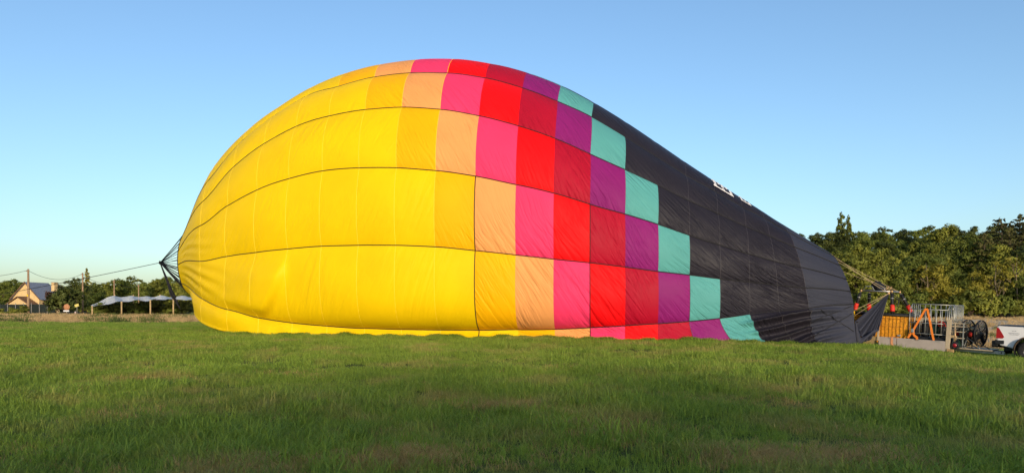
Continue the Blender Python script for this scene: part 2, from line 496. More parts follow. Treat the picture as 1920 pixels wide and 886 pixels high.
# ------------------------------------------------------------------ trees
M_BARK = mat('bark', (0.09, 0.065, 0.045), 0.9, var=0.3, scale=3)
M_PALEBARK = mat('pale_bark', (0.20, 0.15, 0.09), 0.9, var=0.25, scale=2)
FOL = {
    'dark':  foliage('foliage_dark', (0.026, 0.038, 0.010), (0.098, 0.115, 0.026)),
    'mid':   foliage('foliage_mid', (0.042, 0.064, 0.011), (0.165, 0.190, 0.032)),
    'olive': foliage('foliage_olive', (0.075, 0.092, 0.013), (0.245, 0.250, 0.040)),
    'gold':  foliage('foliage_gold', (0.094, 0.100, 0.013), (0.263, 0.231, 0.030)),
    'pine':  foliage('foliage_pine', (0.046, 0.052, 0.016), (0.137, 0.124, 0.039)),
    'rust':  foliage('foliage_rust', (0.055, 0.028, 0.020), (0.12, 0.06, 0.035)),
    'blond': foliage('foliage_blond', (0.22, 0.18, 0.09), (0.42, 0.34, 0.2)),
}
def leaf_cards(rng, pts, nrm, size):
    n = len(pts)
    v = rng.normal(0, 1, (n, 3)); nn = nrm*1.5 + v*0.5
    nn /= np.linalg.norm(nn, axis=1, keepdims=True) + 1e-9
    a = np.cross(nn, rng.normal(0, 1, (n, 3))); a /= np.linalg.norm(a, axis=1, keepdims=True) + 1e-9
    b = np.cross(nn, a)
    s = size * rng.uniform(0.55, 1.3, (n, 1))
    a = a*s; b = b*s*0.62
    c = nn * s * 0.25
    V = np.stack([pts - a, pts - b*0.9 + c, pts + a, pts + b*0.9 + c], 1).reshape(-1, 3)
    F_ = np.arange(4*n).reshape(n, 4)
    return V, F_

def np_mesh(name, V, F_):
    me = bpy.data.meshes.new(name)
    me.vertices.add(len(V)); me.vertices.foreach_set('co', V.astype(np.float32).ravel())
    n = len(F_); me.loops.add(n*4); me.loops.foreach_set('vertex_index', F_.astype(np.int32).ravel())
    me.polygons.add(n); me.polygons.foreach_set('loop_start', np.arange(0, 4*n, 4, dtype=np.int32))
    me.polygons.foreach_set('loop_total', np.full(n, 4, np.int32))
    me.update(calc_edges=True)
    return me

def lobes_crown(rng, lobes, n, size):
    """lobes: (x,y,z,rx,ry,rz); leaf cards in the outer shell of each, clumped"""
    P = []; Nn = []
    vol = np.array([l[3]*l[4]*l[5] for l in lobes]) ** 0.67; vol /= vol.sum()
    for l, f in zip(lobes, vol):
        k = max(20, int(n*f)); cl = max(6, k//14)
        d = rng.normal(0, 1, (cl, 3)); d /= np.linalg.norm(d, axis=1, keepdims=True)
        d[:, 2] = np.where(d[:, 2] < -0.45, -d[:, 2]*0.6, d[:, 2])
        rad = rng.uniform(0.62, 1.08, (cl, 1))
        c = d*rad
        idx = rng.integers(0, cl, k)
        q = c[idx] + rng.normal(0, 0.13, (k, 3))
        P.append(q*np.array(l[3:6]) + np.array(l[0:3])); Nn.append(d[idx])
    P = np.concatenate(P); Nn = np.concatenate(Nn)
    return leaf_cards(rng, P, Nn, size)

def make_tree_meshes(kind, seed):
    """unit-ish tree about 10 m tall: returns trunk mesh, crown mesh"""
    rng = np.random.default_rng(seed); rr = random.Random(seed)
    tr = MB()
    if kind == 'round':
        H = 10.0; lobes = []
        nl = 13
        for i in range(nl):
            a = rr.uniform(0, 2*PI); t = (i+0.5)/nl
            z = 1.7 + 7.1*t
            rad = 3.0*math.sqrt(max(0.05, 1 - ((t-0.38)/0.72)**2)) * rr.uniform(0.35, 0.95)
            s = rr.uniform(1.0, 1.75) * (1.1 - 0.45*t)
            lobes.append((rad*math.cos(a), rad*math.sin(a), z, s*1.15, s*1.15, s*0.85))
        lobes.append((0, 0, 5.5, 1.9, 1.9, 2.6)); lobes.append((rr.uniform(-.4, .4), 0, 8.7, 1.0, 1.0, 1.1))
        V, F_ = lobes_crown(rng, lobes, 11500, 0.165)
        tr.tube([(0, 0, -0.4), (0.05, 0, 1.5), (0.1, 0.1, 3.5), (0, 0, 7.5)], [0.2, 0.15, 0.1, 0.03], 7)
        for l in lobes[::2]:
            z0 = rr.uniform(2.0, 4.5)
            tr.tube([(0.05, 0.05, z0), (l[0]*0.5, l[1]*0.5, (z0+l[2])/2+0.3), (l[0], l[1], l[2])], [0.1, 0.06, 0.02], 5)
    elif kind == 'poplar':
        lobes = []
        for i in range(16):
            t = (i+0.5)/16; a = rr.uniform(0, 6.28)
            w = 0.95*math.sin(PI*min(1, 0.12 + 0.82*t)**0.8)+0.15
            lobes.append((0.45*w*math.cos(a), 0.45*w*math.sin(a), 1.2+8.6*t, w*0.75, w*0.75, 0.85))
        V, F_ = lobes_crown(rng, lobes, 3600, 0.2)
        tr.tube([(0, 0, -0.4), (0, 0, 3), (0, 0, 9)], [0.2, 0.14, 0.03], 6)
    elif kind == 'pine':
        lobes = []
        tr.tube([(0, 0, -0.4), (0.06, 0, 3), (0, 0.06, 7), (0, 0, 10)], [0.19, 0.15, 0.1, 0.03], 6)
        for i in range(26):
            t = i/26; z = 3.2 + 6.7*t + rr.uniform(-.15, .15); a = i*2.4 + rr.uniform(-.3, .3)
            ln = (2.1*(1-t)**0.7 + 0.35)*rr.uniform(0.7, 1.15)
            e = (ln*math.cos(a), ln*math.sin(a), z + 0.15)
            tr.tube([(0, 0, z-0.1), e], [0.045, 0.012], 4)
            for q in (0.55, 0.95):
                lobes.append((e[0]*q, e[1]*q, z+0.12, 0.52*ln**0.5+0.1, 0.52*ln**0.5+0.1, 0.2))
        lobes.append((0, 0, 9.8, 0.35, 0.35, 0.6))
        V, F_ = lobes_crown(rng, lobes, 4200, 0.16)
    elif kind == 'conifer':
        lobes = []
        tr.tube([(0, 0, -0.4), (0, 0, 10)], [0.2, 0.02], 6)
        for i in range(40):
            t = i/40; a = i*2.4; ln = 2.3*(1-t)+0.12
            lobes.append((ln*0.55*math.cos(a), ln*0.55*math.sin(a), 0.8+9.0*t, ln*0.55+0.08, ln*0.55+0.08, 0.35))
        V, F_ = lobes_crown(rng, lobes, 4200, 0.2)
    elif kind == 'shrub':
        lobes = [(rr.uniform(-2.4, 2.4), rr.uniform(-2.0, 2.0), rr.uniform(1.5, 6.5), rr.uniform(1.6, 2.6), rr.uniform(1.6, 2.6), rr.uniform(1.5, 2.6)) for _ in range(9)]
        lobes += [(0, 0, 7.0, 2.0, 2.0, 2.2), (0, 0, 3.0, 3.2, 3.0, 2.8)]
        V, F_ = lobes_crown(rng, lobes, 3200, 0.42)
        for a in range(5):
            tr.tube([(0, 0, -0.3), (1.2*math.cos(a*1.3), 1.2*math.sin(a*1.3), 4), (2*math.cos(a*1.3), 2*math.sin(a*1.3), 7)], [0.16, 0.1, 0.03], 5)
    elif kind == 'bare':
        pts = [(0, 0, -0.4), (0.2, 0, 3), (-0.2, 0.1, 6), (0.1, 0, 9.6)]
        tr.tube(pts, [0.15, 0.11, 0.07, 0.015], 6)
        lobes = []
        for i in range(11):
            z0 = 2.2 + i*0.55; a = rr.uniform(0, 6.28); ln = rr.uniform(1.2, 2.6)*(1.15 - i*0.06)
            e = (ln*math.cos(a), ln*math.sin(a), z0 + ln*rr.uniform(0.5, 1.1))
            tr.tube([(0, 0, z0), (e[0]*0.55, e[1]*0.55, z0+0.35*ln), e], [0.055, 0.035, 0.01], 5)
            for q in range(2):
                e2 = (e[0]*0.7+rr.uniform(-.7, .7), e[1]*0.7+rr.uniform(-.7, .7), e[2]+rr.uniform(-.2, .8))
                tr.tube([(e[0]*0.55, e[1]*0.55, z0+0.35*ln), e2], [0.04, 0.01], 4)
            lobes.append((e[0], e[1], e[2], 0.7, 0.7, 0.6))
        V, F_ = lobes_crown(rng, lobes, 1300, 0.2)
    return tr.mesh(kind + '_trunk'), np_mesh(kind + '_crown', V, F_)

TREE = {}
for kind, n in (('round', 6), ('poplar', 1), ('pine', 3), ('conifer', 1), ('shrub', 3), ('bare', 2)):
    TREE[kind] = [make_tree_meshes(kind, 100*len(kind) + 17*i + 3) for i in range(n)]
_tm = {}
def tree(kind, var, X, Y, h, fol, label, cat='tree', group=None, name=None, wide=1.0, rz=None, bark=None, z=None):
    names = {'round': 'broadleaf_tree', 'poplar': 'poplar_tree', 'pine': 'pine_tree', 'conifer': 'conifer_tree', 'shrub': 'shrub', 'bare': 'dead_tree'}
    tm, cm = TREE[kind][var % len(TREE[kind])]
    key = (kind, var % len(TREE[kind]), fol, bark)
    if key not in _tm:
        a = tm.copy(); a.materials.clear(); a.materials.append(bark or M_BARK)
        b = cm.copy(); b.materials.clear(); b.materials.append(FOL[fol])
        _tm[key] = (a, b)
    a, b = _tm[key]
    root = empty(name or names[kind], (X, Y, (g(X, Y) if z is None else z)), rz if rz is not None else (X*1.7 + Y*0.9) % 6.28)
    s = h / 10.0
    root.scale = (s*wide, s*wide, s)
    link_mesh('trunk', a, None, root); link_mesh('crown', b, None, root)
    tag(root, label, cat, group)
    return root

def build_right_wood():
    rr = random.Random(21)
    # front edge of the wood, light against dark
    front = [(1520, 116, 9.5, 'mid'), (1562, 112, 10.5, 'olive'), (1606, 110, 11.5, 'olive'), (1650, 112, 11.0, 'olive'), (1690, 110, 8.2, 'mid'),
             (1722, 114, 10.3, 'mid'), (1756, 109, 8.4, 'gold'), (1798, 110, 7.0, 'mid'), (1832, 108, 7.4, 'gold'), (1866, 110, 6.6, 'mid'),
             (1902, 107, 6.8, 'mid'), (1940, 109, 7.5, 'olive'), (1985, 109, 8.0, 'mid'), (2035, 111, 9.0, 'dark')]
    beh = ['by the grey mouth of the envelope', 'above the slanting cables', 'above the burner', 'right of the burner', 'above the basket end', 'above the steel cage',
           'above the fans', 'right of the fans', 'between the fans and the pickup', 'above the pickup tail lamp', 'above the white pickup', 'at the right frame edge', 'beyond the right edge', 'far beyond the right edge']
    nm = {'mid': 'mid green', 'olive': 'sunlit olive green', 'gold': 'yellowish green', 'dark': 'dark green'}
    for i, (px, Y, h, f) in enumerate(front):
        X = (px-960)/1320*Y
        tree('round', i, X, Y, h, f, f'{nm[f]} broadleaf tree at the wood edge {beh[i]}', group='trees along the front edge of the wood', wide=rr.uniform(0.95, 1.2))
    # undergrowth closing the foot of the wood
    spots = ['left of the envelope mouth', 'behind the envelope mouth', 'behind the mouth edge', 'under the slanting cables', 'behind the burner frame', 'behind the hanging grey scoop',
             'behind the basket', 'behind the red cuffs', 'behind the basket end', 'behind the cage, left', 'behind the cage, right', 'behind the headboard', 'behind the left fan', 'behind the right fan', 'right of the fans', 'by the pickup tail', 'above the pickup bed']
    for i, px in enumerate(range(1500, 2080, 29)):
        Y = 104.5 + rr.uniform(-1, 2); X = (px-960)/1320*Y
        tree('shrub', i, X, Y, rr.uniform(2.6, 4.6), rr.choice(['mid', 'dark', 'mid', 'olive']), 'low green bush at the foot of the wood, ' + (spots[i] if i < len(spots) and px < 1925 else 'beyond the right frame edge'), 'bush', 'bushes at the foot of the wood', wide=1.25)
    # distinct trees
    tree('round', 3, (1775-960)/1320*138, 138, 14.0, 'olive', 'bright green tree standing out against the dark upper wood', wide=1.05)
    tree('poplar', 0, (1578-960)/1320*176, 176, 12.8, 'mid', 'tall narrow poplar, taller of the pair above the skyline', group='pair of poplars', wide=1.0)
    tree('poplar', 0, (1591-960)/1320*178, 178, 12.0, 'mid', 'shorter narrow poplar right beside the tall one on the skyline', group='pair of poplars', wide=0.9, rz=2.0)
    pw = [(1846, 126, 12.5, 'lone pine left of the pine group in the upper right wood'), (1878, 132, 15.0, 'tallest pine with a bare lower trunk in the upper right wood'),
          (1893, 128, 13.5, 'slender pine between two taller pines in the upper right wood'), (1912, 134, 15.5, 'big pine near the right frame edge'), (1935, 130, 15, 'pine cut by the right frame edge')]
    for i, (px, Y, h, lb) in enumerate(pw):
        tree('pine', i, (px-960)/1320*Y, Y, h, 'pine', lb, group='pines on the right', wide=0.95)
    for i, (px, Y, h, lb) in enumerate([(1868, 106.0, 9.0, 'pale leafless tree forking low, above the pickup'), (1906, 106, 9.8, 'taller pale leafless tree at the wood edge by the right frame edge'),
                                        (1737, 107.5, 8.6, 'pale bare trunk rising among leaves behind the steel cage')]):
        tree('bare', i, (px-960)/1320*Y, Y, h, 'gold', lb, group='bare trees at the wood edge', bark=M_PALEBARK)
    # rows climbing the slope
    marks = [(1520, 'above the grey mouth of the envelope'), (1570, 'left of the poplars'), (1615, 'above the slanting cables'), (1665, 'above the burner'),
             (1715, 'above the basket end'), (1765, 'above the steel cage'), (1815, 'above the fans'), (1860, 'between fans and pickup'), (1920, 'above the white pickup')]
    for row, (Y0, hs, fols, lb, step) in enumerate([
            (128, (9.0, 11), ['mid', 'dark', 'mid', 'olive'], 'tree halfway up the wooded slope', 42),
            (146, (8.6, 10.8), ['dark', 'mid', 'dark', 'mid'], 'dark tree high on the wooded slope', 40),
            (168, (8.2, 10.6), ['dark', 'dark', 'mid'], 'dark tree on the wooded skyline', 34),
            (190, (8, 10), ['dark', 'dark'], 'dark tree just behind the wooded skyline', 44)]):
        px = 1440 + row*7
        i = 0; made = []
        while px < 2080:
            Y = Y0 + rr.uniform(-5, 5); X = (px-960)/1320*Y
            h = rr.uniform(*hs)
            h *= np.interp(px, [1480, 1560, 1700, 1800], [0.85, 0.92, 1.0, 1.1])
            o = tree('round', i + row, X, Y, h, rr.choice(fols), lb, group='trees up the wooded slope, row of ' + ['the middle', 'the upper slope', 'the skyline', 'the far side'][row], wide=rr.uniform(0.95, 1.25))
            made.append((px, o))
            px += step * rr.uniform(0.8, 1.2); i += 1
        for k, (m1, ph) in enumerate(marks):
            m0 = marks[k-1][0] if k else 1495
            grp = [o for q, o in made if m0 <= q < m1]
            for n_, o in enumerate(grp):
                o["label"] = lb + ' ' + ph + ('' if len(grp) == 1 else (', the left one' if n_ == 0 else ', the right one') if len(grp) == 2 else ', ' + ['leftmost', 'middle one', 'rightmost', 'last'][min(n_, 3)])
        for q, o in made:
            if q < 1495: o["label"] = lb + ' hidden by the envelope'
            elif q >= 1920: o["label"] = lb + ' beyond the right frame edge'
build_right_wood()

def build_far_wood():
    """the distant wood on the left reads as one dark mass"""
    rn = np.random.default_rng(9); rr = random.Random(3)
    P = []; S = []
    for px in np.arange(-260, 1560, 9):
        for Y0 in (250, 290, 330, 380):
            Y = Y0 + rn.uniform(-18, 18); X = (px + rn.uniform(-8, 8) - 960)/1320*Y
            P.append((X, Y, float(gz(X, Y)) - 1.0)); S.append(rn.uniform(0.80, 1.08) * (1 if Y0 < 320 else 1.2))
    ms = []
    for i in range(4):
        tm, cm = TREE['round'][i]
        c = cm.copy(); c.materials.clear(); c.materials.append(FOL['dark'] if i % 2 else FOL['mid']); ms.append(c)
    point_cloud('far_wood', np.array(P), rn.uniform(0, 6.28, len(P)), np.array(S), ms, FOL['dark'], 'distant dark wood along the horizon on the left', 'wood')
build_far_wood()

def build_shade_trees():
    """the row of trees behind the photographer whose long shadow lies on the near grass"""
    rr = random.Random(12)
    for i in range(60):
        X = -34 + i*2.4 + rr.uniform(-1, 1); Y = -200 + (i % 3)*6 + rr.uniform(-2, 2)
        zt = 0.3 + (18.5 - Y)*math.tan(R(SUN_EL)) - g(X, Y)
        tree('round', i, X, Y, zt + rr.uniform(-1.3, 0.8), 'mid', 'broadleaf tree in the row behind the photographer', group='trees behind the photographer', wide=1.1)
build_shade_trees()

# ------------------------------------------------------------------ the balloon envelope
XI = [333, 375, 425, 480, 540, 603, 672, 742, 816, 891, 967, 1038, 1106, 1172, 1234, 1293, 1350, 1405, 1457, 1512, 1601]
NR = len(XI) - 1
TAPES = [  # load tapes as seen, lowest first
    [(326, 522), (343, 535), (358, 547), (374, 556), (389, 565), (408, 573), (430, 580), (454, 589), (511, 600), (580, 608), (665, 614), (767, 617), (889, 618), (967, 617), (1040, 616), (1110, 613), (1180, 609), (1245, 605), (1308, 600), (1363, 594), (1420, 586), (1500, 578), (1600, 569)],
    [(325, 493), (360, 491), (400, 486), (430, 479), (500, 470), (580, 462), (650, 459), (740, 459), (820, 462), (890, 469), (967, 477), (1040, 485), (1100, 491), (1173, 500), (1234, 508), (1295, 515), (1350, 522), (1405, 528), (1457, 534), (1512, 539), (1595, 546)],
    [(330, 466), (338, 458), (353, 444), (371, 427), (387, 413), (403, 400), (442, 376), (490, 352), (544, 334), (605, 320), (672, 314), (740, 314), (828, 320), (899, 331), (970, 346), (1040, 362), (1100, 381), (1167, 399), (1228, 418), (1285, 438), (1344, 457), (1396, 473), (1451, 489), (1504, 501), (1590, 524)],
    [(332, 444), (343, 430), (363, 398), (402, 352), (449, 301), (503, 264), (544, 241), (591, 224), (639, 212), (706, 203), (757, 201), (808, 203), (849, 208), (915, 220), (982, 239), (1050, 263), (1110, 290), (1167, 316), (1226, 343), (1281, 371), (1336, 395), (1392, 422), (1445, 443), (1500, 467), (1590, 504)],
    [(608, 171), (639, 161), (693, 146), (752, 138), (811, 135), (872, 140), (934, 151), (995, 170), (1057, 195), (1114, 222), (1169, 255), (1225, 290), (1275, 322)],
]
SIL = [(335, 470), (341, 438), (348, 415), (365, 380), (400, 325), (440, 280), (480, 242), (530, 205), (580, 172), (640, 145), (700, 128), (760, 117), (820, 113), (870, 114), (940, 124), (1005, 145), (1065, 168), (1120, 200), (1180, 237), (1280, 305), (1380, 370), (1440, 405), (1500, 447), (1560, 488), (1590, 503)]
_rr = np.arange(NR + 1).astype(float)
_sx = np.array([p[0] for p in SIL], float); _sy = np.array([p[1] for p in SIL], float)

class Envelope:
    def __init__(self):
        x = np.array(XI, float)
        self.Dc = np.interp(x, [333, 900, 1592], [41.0, 37.5, 30.6])
        self.tau = np.radians(np.interp(x, [333, 600, 890, 1240, 1600], [-3, 0, 6, 9, 8]))
        # first guess for the top from the outline
        ys = np.interp(x, _sx, _sy)
        self.zt = EYE + (HZ - ys) / 1320 * (self.Dc - 1.0)
        self.zb = np.zeros(NR + 1)
        for it in range(40):
            self.update()
            err = self.sil_error()
            self.zt += 0.55 * err
            self.zt[0] = 6.5
            if it % 4 == 3:
                self.zt[3:-3] = 0.15*self.zt[2:-4] + 0.7*self.zt[3:-3] + 0.15*self.zt[4:-2]
        self.zt[-1] += 0.22
        self.update()
        self.solve_tapes()
    def update(self):
        x = np.array(XI, float)
        self.k = np.interp(x, [333, 480, 700, 1400, 1592], [1.0, 1.12, 1.18, 1.22, 1.25])
        for it in range(3):
            self.w = self.k * (self.zt - self.zb) / 2
            front = self.Dc - self.w*np.cos(self.tau)
            Xf = (x - 960)/1320*front
            self.Xc = Xf + self.w*np.sin(self.tau)
            zb = gz(Xf, front + 0.6) - 0.02
            zb[0] = 2.8; zb[1] = 1.15; zb[2] = max(zb[2], 0.74)
            self.zb = zb
        self.f = {n: pchip(_rr, getattr(self, n)) for n in ('Dc', 'tau', 'zt', 'zb', 'w', 'Xc')}
    def sec(self, r, ph):
        """point of the taut section at ring coordinate r, angle ph (-90 deg = underside, 0 = camera side, 90 = top)"""
        r = np.asarray(r, float); ph = np.asarray(ph, float)
        F_ = self.f
        w = F_['w'](r); zt = F_['zt'](r); zb = F_['zb'](r)
        low = smooth(0.0, 2.2, r)          # round at the crown, flat on the ground beyond
        frac = 0.5 + (0.40 - 0.5)*low
        zc = zb + frac*(zt - zb)
        n = 2 + 4.6*low
        n = n - smooth(17, 20, r)*1.5
        s = np.sin(ph); c = np.cos(ph)
        e = np.where(s >= 0, 2.0, n)
        rho = (np.abs(c)**e + np.abs(s)**e + 1e-12)**(-1.0/e)
        off = w*rho*c
        zz = np.where(s >= 0, zc + (zt - zc)*rho*s, zc + (zc - zb)*rho*s)
        tau = F_['tau'](r)
        X = F_['Xc'](r) - off*np.sin(tau) + 0.2*smooth(16.5, 20, r)*(zc - zz); Y = F_['Dc'](r) - off*np.cos(tau)
        return np.stack([X, Y, zz], -1)
    @staticmethod
    def proj(P):
        return 960 + 1320*P[..., 0]/P[..., 1], HZ - 1320*(P[..., 2] - EYE)/P[..., 1]
    def sil_error(self):
        rs = np.linspace(0, NR, 241); ph = np.linspace(-0.2, 1.9, 90)
        Rg, Pg = np.meshgrid(rs, ph, indexing='ij')
        px, py = self.proj(self.sec(Rg, Pg))
        k = np.argmin(py, axis=1)
        sx = px[np.arange(len(rs)), k]; sy = py[np.arange(len(rs)), k]
        e = (sy - np.interp(sx, _sx, _sy)) / 1320 * self.f['Dc'](rs)
        return np.interp(_rr, rs, e)
    def solve_tapes(self):
        ph = np.linspace(-1.45, 1.75, 1400)
        T = np.full((6, NR + 1), np.nan)
        for i in range(NR + 1):
            px, py = self.proj(self.sec(np.full_like(ph, float(i)), ph))
            for k, tp in enumerate(TAPES):
                tx = np.array([p[0] for p in tp], float); ty = np.array([p[1] for p in tp], float)
                ok = (px > tx[0] - 3) & (px < tx[-1] + 3)
                d = py - np.interp(px, tx, ty)
                sg = np.where((d[:-1] > 0) & (d[1:] <= 0) & ok[:-1])[0]
                if len(sg): T[k, i] = ph[sg[0]]
        self.rawT = T.copy()
        for i in range(NR + 1):
            for k in range(6):
                prev = T[k-1, i] if k else -1.2
                if np.isnan(T[k, i]):
                    st = (T[k-1, i] - T[k-2, i]) if k >= 2 else 0.4
                    T[k, i] = prev + np.clip(st, 0.2, 0.5)
                T[k, i] = max(T[k, i], prev + 0.12)
        for k in (4, 5):   # the two upper tapes, half hidden, run evenly
            T[k] = np.convolve(np.pad(T[k], 2, mode='edge'), np.ones(5)/5, 'valid') if k == 5 else T[k]
            T[k] = np.maximum(T[k], T[k-1] + 0.16)
        T[:, 0] = [-0.75, -0.15, 0.25, 0.6, 0.95, 1.3]
        # far side, evenly divided, then the underside
        B = []
        end = PI - T[0]
        for q in range(1, 4):
            B.append(T[5] + (end - T[5])*q/4)
        B.append(end)
        lines = [np.full(NR + 1, -PI/2)] + [T[k] for k in range(6)] + B + [np.full(NR + 1, 1.5*PI)]
        self.lines = np.array(lines)                 # 12 lines -> 11 gores
        self.lf = [pchip(_rr, l) for l in self.lines]
    def surf(self, r, gore, t, puff=True):
        r = np.asarray(r, float); t = np.asarray(t, float)
        a = self.lf[gore](r); b = self.lf[gore+1](r)
        ph = a + (b - a)*t
        P = self.sec(r, ph)
        if not puff: return P
        if gore == 0:
            # the lowest strip of cloth drops from its tape to the grass and lies there, instead of curling under
            P5 = self.sec(r, b); zb = self.f['zb'](r); t0 = 0.4
            q = np.clip((1 - t)/(1 - t0), 0, 1); u = np.clip(t/t0, 0, 1)
            tau = self.f['tau'](r); dirx = -np.sin(tau); diry = -np.cos(tau)
            fl = (0.10 + 0.22*smooth(12, 18, r) + 0.05*np.sin(r*2.3))*q**1.6 + 0.025*(np.sin(r*5.1) + 0.6*np.sin(r*11.3 + 1))*q*q
            Pn = P5.copy()
            Pn[..., 0] = P5[..., 0] + dirx*fl; Pn[..., 1] = P5[..., 1] + diry*fl
            Pn[..., 0] += 0.55*smooth(14.0, 16.5, r)*(1 - smooth(18.0, 19.6, r))*q**1.5
            Pn[..., 2] = P5[..., 2] + (zb + 0.02 - P5[..., 2])*q
            cx = self.f['Xc'](r); cy = self.f['Dc'](r)
            k = (1 - u)[..., None]
            end = np.stack([cx, cy, zb], -1)
            Pn = np.where((t < t0)[..., None], Pn*(1 - k) + end*k, Pn)
            wl = (smooth(0.0, 0.7, r))[..., None]
            P = P*(1 - wl) + Pn*wl
        d = 1e-3
        Pu = self.sec(np.clip(r + d, 0, NR), ph) - self.sec(np.clip(r - d, 0, NR), ph)
        Pv = self.sec(r, ph + d) - self.sec(r, ph - d)
        N = np.cross(Pv, Pu); N /= np.linalg.norm(N, axis=-1, keepdims=True) + 1e-12
        ctr = np.stack([self.f['Xc'](r), self.f['Dc'](r), 0.5*(self.f['zt'](r) + self.f['zb'](r))], -1)
        sgn = np.sign(np.sum(N*(P - ctr), -1)); N = N*sgn[..., None]
        if gore == 0:
            tau = self.f['tau'](r); N = np.stack([-np.sin(tau), -np.cos(tau), 0.25 + 0*tau], -1); N /= np.linalg.norm(N, axis=-1, keepdims=True)
        # cloth swells between the tapes and puckers at the panel seams
        wid = self.f['w'](r)
        inner = 1 if 1 <= gore <= 9 else 0
        bul = inner * 0.022*wid*np.clip(4*t*(1-t), 0, 1)**0.75 * smooth(0, 2.5, r) * (1 - 0.6*smooth(17, 20, r))
        fr = np.abs(r - np.round(r))*1.9
        puck = -0.010*np.exp(-(fr/0.10)**2) * np.clip(4*t*(1-t)*2, 0, 1)*inner
        disp = bul + puck
        if gore == 0:
            # loose cloth fanning from the mouth corner along the ground
            zb = self.f['zb'](r); zt5 = self.sec(r, b)[..., 2]
            v = np.clip((zt5 - P[..., 2])/(zt5 - zb + 1e-6), 0, 1)
            m = np.clip((NR - r)/7.5, 0, 1)
            amp = smooth(0, 0.12, m)*(1 - smooth(0.36, 0.48, m))
            fan = v/(0.22 + 0.78*m)
            rid = 1 - np.abs(np.sin(5.2*fan + 1.8*m + 0.7*np.sin(11*m)))
            disp = disp + amp*(0.27*rid**1.3 + 0.10*np.sin(2.7*fan + 2*m)) * smooth(0, 0.12, v)*(t > 0.4)*1.3
            # slack fold of the lowest gore at the crown end
            lw = (1 - smooth(1.5, 3.2, r))*smooth(0.15, 0.6, r)
            disp = disp + lw*0.22*np.sin(PI*np.clip(v*1.15, 0, 1))*smooth(0, 0.2, v)
            disp = disp + 0.05*np.sin(r*5.0 + 3*np.sin(r*1.7))*smooth(0.2, 0.8, v)*smooth(2.5, 4, r)*(1 - smooth(13, 15, r))
        if gore == 1:
            rc = 4.25 - 1.15*np.clip(1 - t, 0, 1)**2.2 - 0.25*t
            sd = 1/(1 + np.exp(np.clip((r - rc)/0.035, -60, 60)))
            disp = disp + 0.34*sd*smooth(rc - 2.2, rc, r)*smooth(0.02, 0.2, t)*(1 - smooth(0.55, 0.95, t))
            # gathers running out of the crown
            cr = (1 - smooth(0.8, 2.6, r))*smooth(0.05, 0.5, r)
            disp = disp + 0.05*cr*np.sin(22*t + 5*r)*np.sin(PI*t)
        if gore == 2:
            cr = (1 - smooth(0.6, 2.2, r))*smooth(0.05, 0.5, r)
            disp = disp + 0.025*cr*np.sin(20*t + 4*r)*np.sin(PI*t)
        return P + N*disp[..., None]

ENV = Envelope()
E_CLIP = None
FABC = {
    'yellow': fabric('cloth_yellow', (0.89, 0.57, 0.002), -1.2, amp=0.4),
    'amber':  fabric('cloth_amber', (0.92, 0.45, 0.002), 0.95, amp=0.7),
    'peach':  fabric('cloth_peach', (0.85, 0.35, 0.105), 0.95),
    'pink':   fabric('cloth_pink', (0.90, 0.045, 0.14), 0.95),
    'red':    fabric('cloth_red', (0.88, 0.005, 0.008), 0.95),
    'crimson': fabric('cloth_crimson', (0.43, 0.006, 0.026), 0.95),
    'purple': fabric('cloth_purple', (0.25, 0.014, 0.145), 0.9),
    'teal':   fabric('cloth_teal', (0.10, 0.35, 0.33), 0.8),
    'charcoal': fabric('cloth_charcoal', (0.023, 0.020, 0.028), 0.75, rough=0.45),
    'grey':   fabric('cloth_grey', (0.040, 0.042, 0.060), 0.75, rough=0.6, amp=0.5),
}
ORDER = ['amber', 'peach', 'pink', 'red', 'crimson', 'purple', 'teal']
def panel_colour(gore, j):
    shift = {0: 10, 1: 9, 2: 8, 3: 7, 4: 6, 5: 5, 6: 4, 7: 3, 8: 4, 9: 5, 10: 6}[gore]
    if j == NR - 1: return 'grey'
    k = j - shift
    if k < 0: return 'yellow'
    if k >= len(ORDER): return 'charcoal'
    return ORDER[k]

M_TAPE = mat('black_webbing', (0.012, 0.011, 0.012), 0.6, var=0.2, scale=20)
M_ROPE = mat('black_rope', (0.014, 0.013, 0.015), 0.8, var=0.2, scale=30)
M_SEAMY = mat('seam_thread_yellow', (0.95, 0.66, 0.03), 0.5, var=0.05)
M_SEAMG = mat('seam_thread_grey', (0.06, 0.052, 0.06), 0.5, var=0.1)
M_CABLE = mat('tan_cable', (0.42, 0.31, 0.17), 0.55, var=0.15, scale=10)
M_WHITE = mat('white_print', (0.82, 0.74, 0.68), 0.6, var=0.04)

